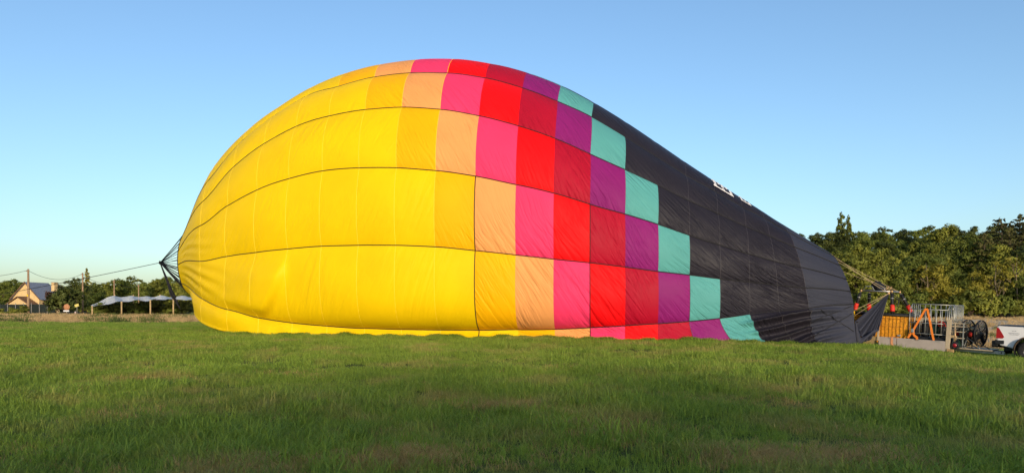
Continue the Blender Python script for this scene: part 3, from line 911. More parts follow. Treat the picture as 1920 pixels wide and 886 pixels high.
def build_envelope():
    c0 = (float(ENV.f['Xc'](10)), float(ENV.f['Dc'](10)))
    base = Vector((c0[0], c0[1], g(*c0)))
    root = empty('balloon_envelope', base)
    B = np.array(base)
    tag(root, 'huge half-inflated yellow and multicoloured hot air balloon envelope lying on the grass', 'balloon')
    for gore in range(11):
        nt_ = {0: 40, 10: 6}.get(gore, 22)
        for j in range(NR):
            nr = (30 if gore == 1 and 2 <= j <= 4 else 14) if gore in (0, 1, 2) else 9
            r = np.linspace(j, j + 1, nr); t = np.linspace(0, 1, nt_)
            if gore == 0: t = np.concatenate([np.linspace(0, 0.25, 6), np.linspace(0.27, 1, 36)]); nt_ = len(t)
            Rg, Tg = np.meshgrid(r, t, indexing='ij')
            P = ENV.surf(Rg, gore, Tg) - B
            mb = MB().grid(P)
            me = mb.mesh('panel')
            uvl = me.uv_layers.new(name='uv')
            uvs = np.stack([Rg*1.9, (gore + Tg)*3.6], -1).reshape(-1, 2)
            idx = np.zeros(len(me.loops), np.int32); me.loops.foreach_get('vertex_index', idx)
            uvl.data.foreach_set('uv', uvs[idx].astype(np.float32).ravel())
            cname = panel_colour(gore, j)
            o = link_mesh('panel', me, FABC[cname], root)
    # load tapes along every gore seam above the ground
    rs = np.linspace(0, NR, 161)
    for k in range(1, 11):
        P = ENV.surf(rs, k, np.zeros_like(rs)) - B
        ctr = np.stack([ENV.f['Xc'](rs), ENV.f['Dc'](rs), 0.5*(ENV.f['zt'](rs)+ENV.f['zb'](rs))], -1) - B
        d = P - ctr; d /= np.linalg.norm(d, axis=1, keepdims=True)
        P = P + d*0.012
        MB().tube(P, 0.021, 5).build('load_tape', M_TAPE, root, fix=False)
    # panel seams round the envelope
    for j in range(1, NR):
        t = np.linspace(0, 1, 16)
        pts = []
        for gore in range(0, 9):
            tt = t if gore else np.linspace(0.3, 1, 16)
            pts.append(ENV.surf(np.full_like(tt, float(j)), gore, tt)[(0 if gore == 0 else 1):])
        P = np.concatenate(pts)
        ctr = np.array([float(ENV.f['Xc'](j)), float(ENV.f['Dc'](j)), 0.5*float(ENV.f['zt'](j)+ENV.f['zb'](j))])
        d = P - ctr; d /= np.linalg.norm(d, axis=1, keepdims=True)
        if j <= 8 or j >= 15:
            MB().tube(P - B + d*0.0, 0.011, 4).build('seam', M_SEAMY if j <= 8 else M_SEAMG, root, fix=False)
    # the black cross tapes: one below the third tape, one lower right
    for j, gores in ((9, (0, 1, 2)), (12, (0, 1, 2))):
        pts = []
        for gore in gores:
            tt = np.linspace(0.55, 1, 14) if gore == 0 else np.linspace(0, 1, 18)
            pts.append(ENV.surf(np.full_like(tt, float(j)), gore, tt))
        P = np.concatenate(pts)
        P[:, 1] -= 0.02
        MB().tube(P - B, 0.02 if j == 9 else 0.017, 5).build('cross_tape', M_TAPE, root, fix=False)
    # crown: rim tape, sagging vent cloth inside the rim, ring and lines
    a = np.linspace(-PI/2, 1.5*PI, 49)[:-1]
    rim = ENV.sec(np.zeros_like(a), a)
    MB().tube(rim - B, 0.03, 5, closed=True).build('crown_rim_tape', M_TAPE, root, fix=False)
    cen = rim.mean(0)
    rings = []
    for q, s in ((1.0, 0.0), (0.8, 0.10), (0.5, 0.2), (0.2, 0.28), (0.02, 0.3)):
        rings.append(cen + (rim - cen)*q*0.99 + np.array([s, 0.05, 0]))
    G = np.stack(rings, 0); G = np.concatenate([G, G[:, :1]], 1)
    MB().grid(G - B).build('vent_cloth', FABC['charcoal'], root, fix=False)
    ringp = np.array(at(300, 492, 41.3))
    mb = MB()
    ring_pts = [ringp + np.array([0, 0.09*math.cos(q), 0.09*math.sin(q)]) for q in np.linspace(0, 2*PI, 13)[:-1]]
    mb.tube([p - B for p in ring_pts], 0.025, 6, closed=True)
    mb.tube([ringp - B + np.array([-.05, 0, 0]), ringp - B + np.array([0.22, 0, -0.03])], [0.05, 0.07], 8)
    mb.build('crown_ring', M_ROPE, root, fix=False)
    for q in range(0, 48, 2):
        e = rim[q]; mid = (ringp + e)/2 + np.array([0, 0, -0.03])
        rad = 0.016 if e[2] > cen[2] - 0.2 else 0.026
        MB().tube([ringp - B, mid - B, e - B], rad, 4).build('crown_line', M_ROPE, root, fix=False)
    # slack bundle of vent lines hanging below the ring, tied back to the lowest gore
    for q, (px, py) in enumerate([(322, 545), (326, 556), (320, 552), (330, 566), (317, 538)]):
        e = np.array(at(px + 8, py + 12, 40.5)); m1 = np.array(at(312 + q, 520 + 4*q, 41.0)); m2 = np.array(at(px, py, 40.8))
        MB().tube([ringp - B, m1 - B, m2 - B, e - B], [0.03, 0.045, 0.06, 0.03], 5).build('vent_line', M_ROPE, root, fix=False)
    # the long crown line, taut to a stake far left in the field
    st = np.array(at(-330, 598, 62)); st[2] = g(st[0], st[1]) + 0.05
    pts = [ringp + (st - ringp)*q + np.array([0, 0, -0.5*4*q*(1-q)*0.6]) for q in np.linspace(0, 1, 16)]
    MB().tube([p - B for p in pts], 0.018, 5).build('crown_rope', M_ROPE, root, fix=False)
    # registration letters near the top of the charcoal cloth
    def letter(name, strokes, r0, r1, p0, p1, wr):
        mb = MB()
        for st_ in strokes:
            pts = np.array(st_, float); m = len(pts)
            dd = np.gradient(pts, axis=0); nn = np.stack([-dd[:, 1], dd[:, 0]], 1); nn /= np.linalg.norm(nn, axis=1, keepdims=True)
            L_ = pts + nn*wr*np.array([0.42, 1.0]); R_ = pts - nn*wr*np.array([0.42, 1.0])
            G = []
            for q in np.linspace(0, 1, 5):
                uv = L_*(1-q) + R_*q
                rr_ = r0 + (r1 - r0)*uv[:, 1]; pp = p0 + (p1 - p0)*uv[:, 0]
                S = np.zeros((len(rr_), 3))
                for gi in range(2, 8):
                    a_ = ENV.lf[gi](rr_); b_ = ENV.lf[gi+1](rr_)
                    inn = (pp >= a_) & (pp < b_)
                    if inn.any():
                        S[inn] = ENV.surf(rr_[inn], gi, ((pp - a_)/(b_ - a_))[inn])
                ctr = np.stack([ENV.f['Xc'](rr_), ENV.f['Dc'](rr_), 0.5*(ENV.f['zt'](rr_)+ENV.f['zb'](rr_))], -1)
                d = S - ctr; d /= np.linalg.norm(d, axis=1, keepdims=True)
                G.append(S + d*0.03 - B)
            mb.grid(np.stack(G, 0))
        mb.build(name, M_WHITE, root, fix=False)
    def bowl(y0, y1, x1=1.0, n=14):
        q = np.linspace(-PI/2, PI/2, n); yc = (y0+y1)/2; h = (y1-y0)/2
        return [(0.0, y0)] + [(0.45 + (x1-0.45)*max(0, math.cos(a)), yc + h*math.sin(a)) for a in q] + [(0.0, y1)]
    stem = [(0.0, y) for y in np.linspace(-0.12, 1.12, 12)]
    return root, B, letter, bowl, stem
ENVROOT, ENVB, _letter, _bowl, _stem = build_envelope()
# where the cloth turns out of sight near the top, for the two white letters
def _vis_phi(r, px_below):
    ph = np.linspace(0, 1.7, 600); px, py = ENV.proj(ENV.sec(np.full_like(ph, r), ph))
    k = int(np.argmin(py)); ymin = py[k]
    q = np.where(py[:k] > ymin + px_below)[0]
    return ph[q[-1]] if len(q) else ph[0]
_p = _vis_phi(16.4, 14.0)
_letter('letter_b', [_stem, _bowl(0, 0.5), _bowl(0.5, 1.0)], 16.05, 16.62, _p, _p + 0.34, 0.085)
_p = _vis_phi(17.25, 11.0)
_letter('letter_d', [_stem, _bowl(0, 1.0)], 17.06, 17.42, _p, _p + 0.30, 0.10)

# taller grass standing along the foot of the cloth
def build_edge_grass():
    rn = np.random.default_rng(31)
    n = 5200
    r = rn.uniform(1.2, 19.9, n)
    P = ENV.surf(r, 0, np.full(n, 0.42))
    X = P[:, 0] + rn.normal(0, 0.05, n); Y = P[:, 1] - np.abs(rn.normal(0.02, 0.22, n))
    Q = np.stack([X, Y, gz(X, Y)], -1)
    point_cloud('edge_grass', Q, rn.uniform(0, 6.28, n), rn.uniform(0.5, 1.25, n)*(0.75 + 0.4*np.sin(r*3.1)*np.sin(r*7.7)), GRASS_TALL, M_GRASS, 'longer grass standing along the foot of the balloon cloth', 'grass')
build_edge_grass()

# ------------------------------------------------------------------ trailer, basket, fans, pickup: one line on the slope
M_BOARD = mat('trailer_board', (0.36, 0.30, 0.26), 0.6, var=0.08, scale=3)
M_PLY = mat('ramp_plywood', (0.30, 0.21, 0.10), 0.8, var=0.2, scale=5)
M_GALV = mat('galvanised_steel', (0.36, 0.35, 0.31), 0.45, metal=0.55, var=0.12, scale=15)
M_ALU = mat('aluminium', (0.45, 0.45, 0.45), 0.4, metal=0.6, var=0.1, scale=12)
M_BEIGE = mat('beige_post', (0.42, 0.33, 0.22), 0.6, var=0.08, scale=6)
M_BLACK = mat('black_plastic', (0.014, 0.014, 0.015), 0.55, var=0.2, scale=12)
M_RUBBER = mat('tyre_rubber', (0.016, 0.016, 0.017), 0.85, var=0.2, scale=20, bump=0.4)
M_WICKER = mat('wicker_willow', (0.66, 0.27, 0.015), 0.75, var=0.3, scale=14, bump=0.6, bscale=60)
M_WICKERD = mat('wicker_stake', (0.42, 0.165, 0.012), 0.75, var=0.25, scale=14)
M_LEATHER = mat('black_padding', (0.012, 0.011, 0.011), 0.6, var=0.2, scale=10, bump=0.2)
M_RED = mat('red_cuff', (0.62, 0.03, 0.012), 0.55, var=0.1)
M_ORANGE = mat('orange_webbing', (0.78, 0.20, 0.02), 0.65, var=0.15, scale=30)
M_TAG = mat('yellow_tag', (0.80, 0.46, 0.01), 0.6, var=0.08)
M_PAINT = mat('white_car_paint', (0.66, 0.64, 0.64), 0.28, var=0.03, scale=2, spec=0.5)
M_GLASSD = mat('tinted_glass', (0.015, 0.018, 0.02), 0.08, var=0.05, spec=0.7)
M_LAMP = mat('red_lamp_lens', (0.30, 0.008, 0.012), 0.2, var=0.1, spec=0.6)
M_AMBER = mat('amber_lens', (0.75, 0.32, 0.01), 0.3, var=0.05)
M_MUD = mat('dusty_arch', (0.20, 0.12, 0.06), 0.9, var=0.3, scale=8)
M_BRASS = mat('brass_fitting', (0.55, 0.33, 0.15), 0.4, metal=0.5, var=0.15)
M_STEEL = mat('burner_steel', (0.45, 0.43, 0.42), 0.35, metal=0.8, var=0.1)
M_SKIN = mat('dusty_grey', (0.24, 0.22, 0.20), 0.7, var=0.15)
M_GREY_TXT = mat('grey_print', (0.22, 0.22, 0.24), 0.6, var=0.05)
M_GREEN = mat('dark_green_paint', (0.01, 0.045, 0.03), 0.45, var=0.1)

ANG = R(44.0); PITCH = 0.055
_ax = Vector((math.cos(ANG), -math.sin(ANG), -PITCH)).normalized()
_ay = Vector((math.sin(ANG), math.cos(ANG), 0.0))
_az = _ax.cross(_ay).normalized()
TO = Vector((15.16 + 0.55, 28.8 + 0.57, 0.0)); TO.z = EYE - (652 - HZ)/1320*28.8
def frame(lx=0.0, ly=0.0, lz=0.0):
    o = TO + _ax*lx + _ay*ly + _az*lz
    M = Matrix((( _ax.x, _ay.x, _az.x, o.x), (_ax.y, _ay.y, _az.y, o.y), (_ax.z, _ay.z, _az.z, o.z), (0, 0, 0, 1)))
    return M
def to_local(p, M):
    return M.inverted() @ Vector(p)

def build_trailer():
    M = frame()
    t = empty('balloon_trailer', mat=M)
    tag(t, 'low balloon trailer with pale side boards carrying the wicker basket', 'trailer')
    W = 0.92
    box('bed', (0.70, 0, 0.22), (3.1, 2*W - 0.08, 0.10), M_BLACK, t)
    for sy in (-1, 1):
        box('side_board', (0.20, sy*W, 0.27), (0.66, 0.035, 0.40), M_BOARD, t, 0.006)
        box('side_board', (1.40, sy*W, 0.27), (1.70, 0.035, 0.40), M_BOARD, t, 0.006)
        # plywood ramp cheek with a sloping upper edge
        MB().prism([(-0.95, sy*W - 0.015, 0.06), (-0.20, sy*W - 0.015, 0.06), (-0.20, sy*W - 0.015, 0.46), (-0.46, sy*W - 0.015, 0.46)], (0, 0.03, 0)).build('ramp_cheek', M_PLY, t)
        p = box('stake_post', (-0.155, sy*(W + 0.02), 0.44), (0.07, 0.07, 0.82), M_BEIGE, t, 0.006)
        box('clamp', (-0.155, sy*(W + 0.064), 0.18), (0.10, 0.02, 0.26), M_BLACK, t, 0.004)
        box('reflector', (-0.150, sy*(W + 0.078), 0.27), (0.05, 0.012, 0.05), M_AMBER, t)
        box('reflector', (-0.155, sy*(W + 0.078), 0.12), (0.035, 0.012, 0.045), M_GALV, t)
        box('head_post', (2.33, sy*(W - 0.02), 0.70), (0.15, 0.08, 1.22), M_BEIGE, t, 0.008)
        for lx in (0.33, 1.30, 2.0):
            box('latch', (lx, sy*(W + 0.022), 0.445), (0.16, 0.015, 0.03), M_GALV, t)
        box('mudguard', (1.45, sy*(W + 0.0), 0.03), (0.0001 + 0.9, 0.02, 0.06), M_BLACK, t)
        # wheel tucked under the low bed
        w = empty('wheel', (1.35, sy*(W - 0.18), 0.10)); w.parent = t
        Mw = Matrix.Rotation(R(90), 4, 'X')
        MB().lathe([(0.15, -0.08), (0.24, -0.085), (0.27, -0.05), (0.27, 0.05), (0.24, 0.085), (0.15, 0.08)], 22, Mw).build('tyre', M_RUBBER, w)
        MB().lathe([(0.001, -0.03), (0.12, -0.04), (0.155, -0.07), (0.155, 0.07), (0.12, 0.04), (0.001, 0.03)], 20, Mw).build('rim', M_GALV, w)
    box('tailboard', (-0.72, 0, 0.10), (0.5, 1.7, 0.05), M_PLY, t)
    box('tool_box', (1.55, -0.05, 0.42), (1.30, 1.55, 0.29), M_BLACK, t, 0.02)
    # drawbar and front deck
    box('drawbar', (3.20, -0.30, 0.155), (1.75, 0.10, 0.11), M_ALU, t, 0.006)
    box('drawbar', (3.20, 0.30, 0.155), (1.75, 0.10, 0.11), M_ALU, t, 0.006)
    box('deck', (3.05, 0, 0.225), (1.35, 1.35, 0.035), M_BEIGE, t, 0.004)
    box('coupling', (4.12, 0, 0.20), (0.26, 0.16, 0.12), M_BLACK, t, 0.02)
    MB().tube([(3.95, -0.35, 0.16), (4.2, -0.02, 0.2)], 0.035).build('coupling_arm', M_BLACK, t)
    # ladder rack behind the head post
    for lx in (2.52, 2.80):
        box('rack_upright', (lx, -0.80, 0.72), (0.035, 0.035, 0.98), M_BEIGE if lx < 2.6 else M_GALV, t)
    for z in (0.62, 0.86, 1.06, 1.18):
        box('rack_rung', (2.62, -0.80, z), (0.46, 0.03, 0.03), M_BEIGE, t)
    box('front_panel', (2.60, 0.2, 0.62), (0.03, 1.3, 0.75), M_GREEN, t)
    # round rear lamp on the corner and its amber box
    Ml = Matrix.Translation((2.57, -0.93, 0.34)) @ Matrix.Rotation(R(90), 4, 'X')
    MB().lathe([(0.001, -0.03), (0.125, -0.03), (0.14, 0.0), (0.125, 0.03), (0.07, 0.034), (0.07, 0.02)], 20, Ml).build('lamp_housing', M_BLACK, t)
    MB().lathe([(0.075, 0.03), (0.06, 0.05), (0.001, 0.056)], 16, Ml).build('lamp_lens', M_LAMP, t)
    box('lamp_box', (2.44, -0.955, 0.12), (0.24, 0.06, 0.13), M_BRASS, t, 0.01)
    tube('lamp_stem', [(2.55, -0.90, 0.42), (2.55, -0.88, 0.98)], 0.022, M_BRASS, t)
    tube('hose', [(2.55, -0.9, 0.25), (2.8, -0.85, 0.33), (3.0, -0.7, 0.28), (3.15, -0.6, 0.25)], 0.02, M_BLACK, t)
    # galvanised cage on the middle of the bed
    cg = empty('steel_cage', (0, 0, 0)); cg.parent = t
    x0, x1, y0, y1 = 0.93, 2.24, -0.80, 0.62
    def bar(a, b, r=0.016, nm='bar'):
        tube(nm, [a, b], r, M_GALV, cg, 5)
    for y, zt_ in ((y0, 1.66), (y1, 1.86)):
        for z in (0.70, 1.12, zt_):
            bar((x0, y, z), (x1, y, z), 0.018, 'rail')
        for i in range(8):
            x = x0 + (x1 - x0)*i/7
            bar((x, y, 0.70), (x, y, zt_))
    for x in (x0, x1):
        bar((x, y0, 1.66), (x, y0 + 0.35, 1.86), 0.018, 'rail'); bar((x, y0 + 0.35, 1.86), (x, y1, 1.86), 0.018, 'rail')
        bar((x, y0, 0.70), (x, y1, 0.70), 0.018, 'rail')
        for i in range(1, 5):
            y = y0 + (y1 - y0)*i/5
            bar((x, y, 0.70), (x, y, 1.84))
    bar((x0, y0 + 0.35, 1.86), (x1, y0 + 0.35, 1.86), 0.018, 'rail')
    gt = empty('front_gate', (0, 0, 0)); gt.parent = t
    for i in range(8):
        yy = -0.60 + 1.45*i/7
        tube('bar', [(2.42, yy, 0.95), (2.42, yy, 1.86)], 0.014, M_GALV, gt, 5)
    for z in (1.30, 1.86):
        tube('rail', [(2.42, -0.60, z), (2.42, 0.85, z)], 0.018, M_GALV, gt, 5)
    tube('rail', [(2.40, -0.80, 1.68), (2.42, -0.60, 1.86)], 0.018, M_GALV, gt, 5)
    return t
TRAILER = build_trailer()

def build_basket():
    M = frame(-0.22, 0.0, 0.30)
    b = empty('balloon_basket', mat=M)
    tag(b, 'large orange wicker balloon basket with black padded rim under a burner frame', 'basket')
    L, W, H = 1.10, 0.74, 1.07
    # woven walls: horizontal weave as real relief, slightly bellied
    def wall(P0, P1, nrm):
        nx, nz = 44, 44
        G = np.zeros((nz, nx, 3))
        for i in range(nz):
            z = H*i/(nz-1)
            for j in range(nx):
                s = j/(nx-1)
                p = P0 + (P1 - P0)*s
                d = 0.012*math.sin(PI*i)*0 + 0.010*(1 if (i + j//2) % 2 else -1) + 0.03*math.sin(PI*z/H)
                G[i, j] = (p.x + nrm.x*d, p.y + nrm.y*d, z)
        return MB().grid(G)
    c = [Vector((-L, -W, 0)), Vector((L, -W, 0)), Vector((L, W, 0)), Vector((-L, W, 0))]
    nr = [Vector((0, -1, 0)), Vector((1, 0, 0)), Vector((0, 1, 0)), Vector((-1, 0, 0))]
    for i in range(4):
        wall(c[i], c[(i+1) % 4], nr[i]).build('wicker_wall', M_WICKER, b, fix=False)
    # upright stakes and binding bands
    for i in range(17):
        x = -L + 2*L*i/16
        for sy in (-1, 1):
            tube('stake', [(x, sy*(W+0.02), 0.02), (x, sy*(W+0.05), H*0.5), (x, sy*(W+0.02), H)], 0.009, M_WICKERD, b, 5)
    for z in (0.14, 0.60, 0.93):
        for sy in (-1, 1):
            tube('band', [(-L, sy*(W+0.03), z), (0, sy*(W+0.055), z), (L, sy*(W+0.03), z)], 0.011, M_WICKERD, b, 5)
    box('floor', (0, 0, 0.03), (2*L-0.03, 2*W-0.03, 0.05), M_PLY, b)
    box('partition', (0.2, 0, 0.5), (0.05, 2*W-0.06, 0.95), M_WICKER, b)
    box('partition', (-0.4, 0, 0.5), (0.05, 2*W-0.06, 0.95), M_WICKER, b)
    # padded rim
    rim = [(-L, -W, H), (L, -W, H), (L, W, H), (-L, W, H)]
    MB().tube(rim, 0.062, 10, closed=True).build('padded_rim', M_LEATHER, b)
    box('rawhide_base', (0, -W-0.02, 0.06), (2*L, 0.05, 0.12), M_WICKER, b, 0.02)
    # burner frame on four splayed, sleeved uprights
    fx0, fx1, fy0, fy1, fz = -0.82, 0.36, -0.52, 0.56, 2.02
    fr = empty('burner_frame', (0, 0, 0)); fr.parent = b
    ring = [(fx0, fy0, fz), (fx1, fy0, fz), (fx1, fy1, fz), (fx0, fy1, fz)]
    for i in range(4):
        tube('frame_tube', [ring[i], ring[(i+1) % 4]], 0.026, M_STEEL, fr, 8)
    for y in (-0.1, 0.25):
        tube('frame_tube', [(fx0, y, fz), (fx1, y, fz)], 0.018, M_STEEL, fr, 6)
    # raised bars over the burners
    for y in (fy0 + 0.02, fy1 - 0.02):
        tube('guard_bar', [(fx0 + 0.06, y, fz), (fx0 + 0.16, y, fz + 0.19), (fx0 + 0.42, y, fz + 0.19), (fx0 + 0.52, y, fz)], 0.016, M_STEEL, fr, 6)
    tube('guard_bar', [(fx0 + 0.60, fy0+0.1, fz + 0.12), (fx0 + 0.86, fy0+0.1, fz + 0.12), (fx0 + 0.92, fy0+0.1, fz)], 0.014, M_STEEL, fr, 6)
    # two burner cans tilted toward the mouth
    for k, y in enumerate((-0.12, 0.30)):
        bu = empty('burner', (0, 0, 0)); bu.parent = b
        Mb = Matrix.Translation((-0.20, y, fz + 0.10)) @ Matrix.Rotation(R(-50), 4, 'Y')
        MB().lathe([(0.06, -0.12), (0.09, -0.1), (0.13, 0.0), (0.15, 0.10), (0.15, 0.34), (0.14, 0.36), (0.135, 0.34), (0.12, 0.05), (0.001, 0.0)], 18, Mb).build('burner_can', M_BLACK, bu)
        for q in range(6):
            zc = 0.02 + 0.045*q
            pts = [Mb @ Vector((0.11*math.cos(a), 0.11*math.sin(a), zc + 0.045*a/6.28)) for a in np.linspace(0, 2*PI, 13)]
            MB().tube([p + (Mb.to_3x3() @ Vector((0, 0, 0.05))) for p in pts], 0.014, 5).build('coil', M_BRASS, bu, fix=False)
        tube('valve_handle', [Mb @ Vector((0.02, 0, -0.1)), Mb @ Vector((0.16, 0.0, -0.2)), Mb @ Vector((0.30, 0.02, -0.16))], 0.016, M_BRASS, bu, 5)
        tube('fuel_hose', [Mb @ Vector((0, 0.03, -0.1)), Vector((0.2, y, fz - 0.1)), Vector((0.5, y + 0.1, fz - 0.35)), Vector((0.62, fy0 if k == 0 else fy1, fz-0.6))], 0.018, M_BLACK, bu, 6)
        box('pilot_block', (-0.20, y, fz + 0.02), (0.16, 0.10, 0.10), M_BRASS, bu, 0.015)
    feet = [(-L + 0.02, -W + 0.02), (L - 0.06, -W + 0.02), (L - 0.06, W - 0.02), (-L + 0.02, W - 0.02)]
    feet = [(-0.98, -W), (0.50, -W), (0.86, W), (-0.86, W)]
    for i in range(4):
        a = Vector(ring[i]); e = Vector((feet[i][0], feet[i][1], H + 0.04))
        up = empty('upright', (0, 0, 0)); up.parent = b
        d = e - a
        MB().tube([a, e], 0.018, 6).build('rod', M_STEEL, up)
        MB().tube([a + d*0.10, a + d*0.30, a + d*0.34, a + d*0.97], [0.058, 0.066, 0.060, 0.072], 9).build('sleeve', M_LEATHER, up)
        MB().tube([a + d*0.60, a + d*0.64, a + d*0.86, a + d*0.90], [0.074, 0.090, 0.094, 0.078], 10).build('cuff', M_RED, up)
        MB().tube([a + d*0.30, a + d*0.335], 0.070, 9).build('band', M_GALV, up)
        MB().lathe([(0.001, -0.05), (0.04, -0.045), (0.055, 0), (0.04, 0.045), (0.001, 0.05)], 10, Matrix.Translation(a)).build('corner_joint', M_BRASS, up)
    return b, M, fz
BASKET, BM, BFZ = build_basket()

def ribbon(pts, w, th=0.006, across=Vector((1, 0, 0))):
    """webbing strap along points, w wide across the given direction"""
    mb = MB(); P = [Vector(p) for p in pts]; vs = []; fs = []
    for i, p in enumerate(P):
        d = (P[min(i+1, len(P)-1)] - P[max(i-1, 0)]).normalized()
        s = across - d*across.dot(d); s.normalize(); n = d.cross(s)
        vs += [p - s*w/2 - n*th/2, p + s*w/2 - n*th/2, p + s*w/2 + n*th/2, p - s*w/2 + n*th/2]
    for i in range(len(P)-1):
        for k in range(4):
            k2 = (k+1) % 4
            fs.append((4*i+k, 4*i+k2, 4*i+4+k2, 4*i+4+k))
    fs += [(3, 2, 1, 0), tuple(4*(len(P)-1)+k for k in range(4))]
    return mb.add(vs, fs)

def build_straps():
    M = frame()
    s = empty('ratchet_strap', mat=M)
    tag(s, 'orange ratchet strap making an upturned V over the steel cage', 'strap')
    ribbon([(0.95, -0.965, 0.50), (1.12, -0.93, 0.82), (1.30, -0.88, 1.25), (1.47, -0.83, 1.66), (1.50, -0.80, 1.69)], 0.075).build('webbing', M_ORANGE, s)
    ribbon([(1.50, -0.80, 1.69), (1.55, -0.83, 1.64), (1.66, -0.88, 1.25), (1.78, -0.93, 0.75), (1.86, -0.965, 0.48)], 0.075).build('webbing', M_ORANGE, s)
    ribbon([(1.12, -0.95, 0.82), (1.14, -0.97, 0.70), (1.17, -0.98, 0.62), (1.27, -0.985, 0.55), (1.29, -0.99, 0.46)], 0.085).build('loose_end', M_ORANGE, s)
    box('ratchet', (1.10, -0.97, 0.80), (0.10, 0.05, 0.15), M_GALV, s, 0.01)
    s2 = empty('tie_strap', mat=M)
    tag(s2, 'faded orange strap hanging over the pale trailer side board', 'strap')
    ribbon([(0.55, -0.78, 0.50), (0.40, -0.90, 0.50), (0.37, -0.955, 0.47), (0.375, -0.958, 0.25), (0.42, -0.958, 0.08)], 0.09).build('webbing', mat('faded_webbing', (0.62, 0.27, 0.12), 0.7, var=0.12, scale=20), s2)
    box('hook', (0.58, -0.80, 0.56), (0.12, 0.05, 0.07), M_GALV, s2, 0.01)
    tg = empty('hanging_tag', mat=frame(-1.20, -0.86, 1.28))
    tag(tg, 'yellow tag with small dark lettering hanging at the basket corner', 'tag')
    MB().prism([(-0.09, 0, 0.18), (0.07, 0, 0.20), (0.08, 0, -0.19), (-0.06, 0, -0.17), (-0.03, 0, 0.05)], (0, 0.012, 0)).build('tag_board', M_TAG, tg)
    for i in range(5):
        box('tag_lettering', (0.02, -0.004, 0.10 - 0.045*i), (0.045, 0.004, 0.024), M_BLACK, tg)
    tube('tag_cord', [(0, 0.006, 0.19), (0.03, 0.03, 0.34)], 0.008, M_BLACK, tg, 5)
build_straps()

def gas_cylinder(lx, ly, lz, h, r, m, label):
    c = empty('gas_cylinder', mat=frame(lx, ly, lz))
    MB().lathe([(0.001, 0), (r*0.9, 0), (r, 0.03), (r, h-0.08), (r*0.8, h-0.02), (r*0.35, h), (0.001, h)], 18).build('tank', m, c)
    MB().lathe([(r*0.62, h-0.01), (r*0.62, h+0.10), (r*0.58, h+0.10), (r*0.58, h-0.01)], 16).build('collar', m, c)
    MB().tube([(0, 0, h-0.02), (0, 0, h+0.07)], 0.025, 8).build('valve', M_BRASS, c)
    MB().lathe([(r+0.004, h*0.3), (r+0.012, h*0.32), (r+0.004, h*0.34)], 18).build('band', M_BLACK, c)
    tag(c, label, 'cylinder', 'gas cylinders in the cage')
gas_cylinder(1.12, -0.45, 0.575, 0.52, 0.15, M_BLACK, 'black gas cylinder at the basket end of the cage')
gas_cylinder(1.42, -0.40, 0.575, 0.56, 0.15, M_BLACK, 'black gas cylinder under the orange upturned strap')
gas_cylinder(1.75, -0.45, 0.575, 0.50, 0.15, M_GREEN, 'dark green gas cylinder right of the orange strap')
gas_cylinder(2.05, -0.42, 0.575, 0.55, 0.15, M_BLACK, 'black gas cylinder at the headboard end of the cage')
def red_valve():
    v = empty('red_hose_reel', mat=frame(1.98, -0.62, 1.12))
    tag(v, 'small red hose reel on top of the cylinders in the cage', 'hose reel')
    Mv = Matrix.Rotation(R(90), 4, 'X')
    MB().lathe([(0.05, -0.05), (0.11, -0.05), (0.11, -0.035), (0.06, -0.03), (0.06, 0.03), (0.11, 0.035), (0.11, 0.05), (0.05, 0.05)], 16, Mv).build('drum', M_RED, v)
    MB().tube([(0, -0.07, 0), (0, 0.07, 0)], 0.02, 6).build('axle', M_BLACK, v)
    MB().tube([(0, 0, 0.06), (0.14, 0, 0.03), (0.18, 0.02, -0.10)], 0.016, 5).build('hose', M_RED, v)
    box('bracket', (0, 0.02, -0.10), (0.05, 0.12, 0.14), M_BLACK, v)
red_valve()

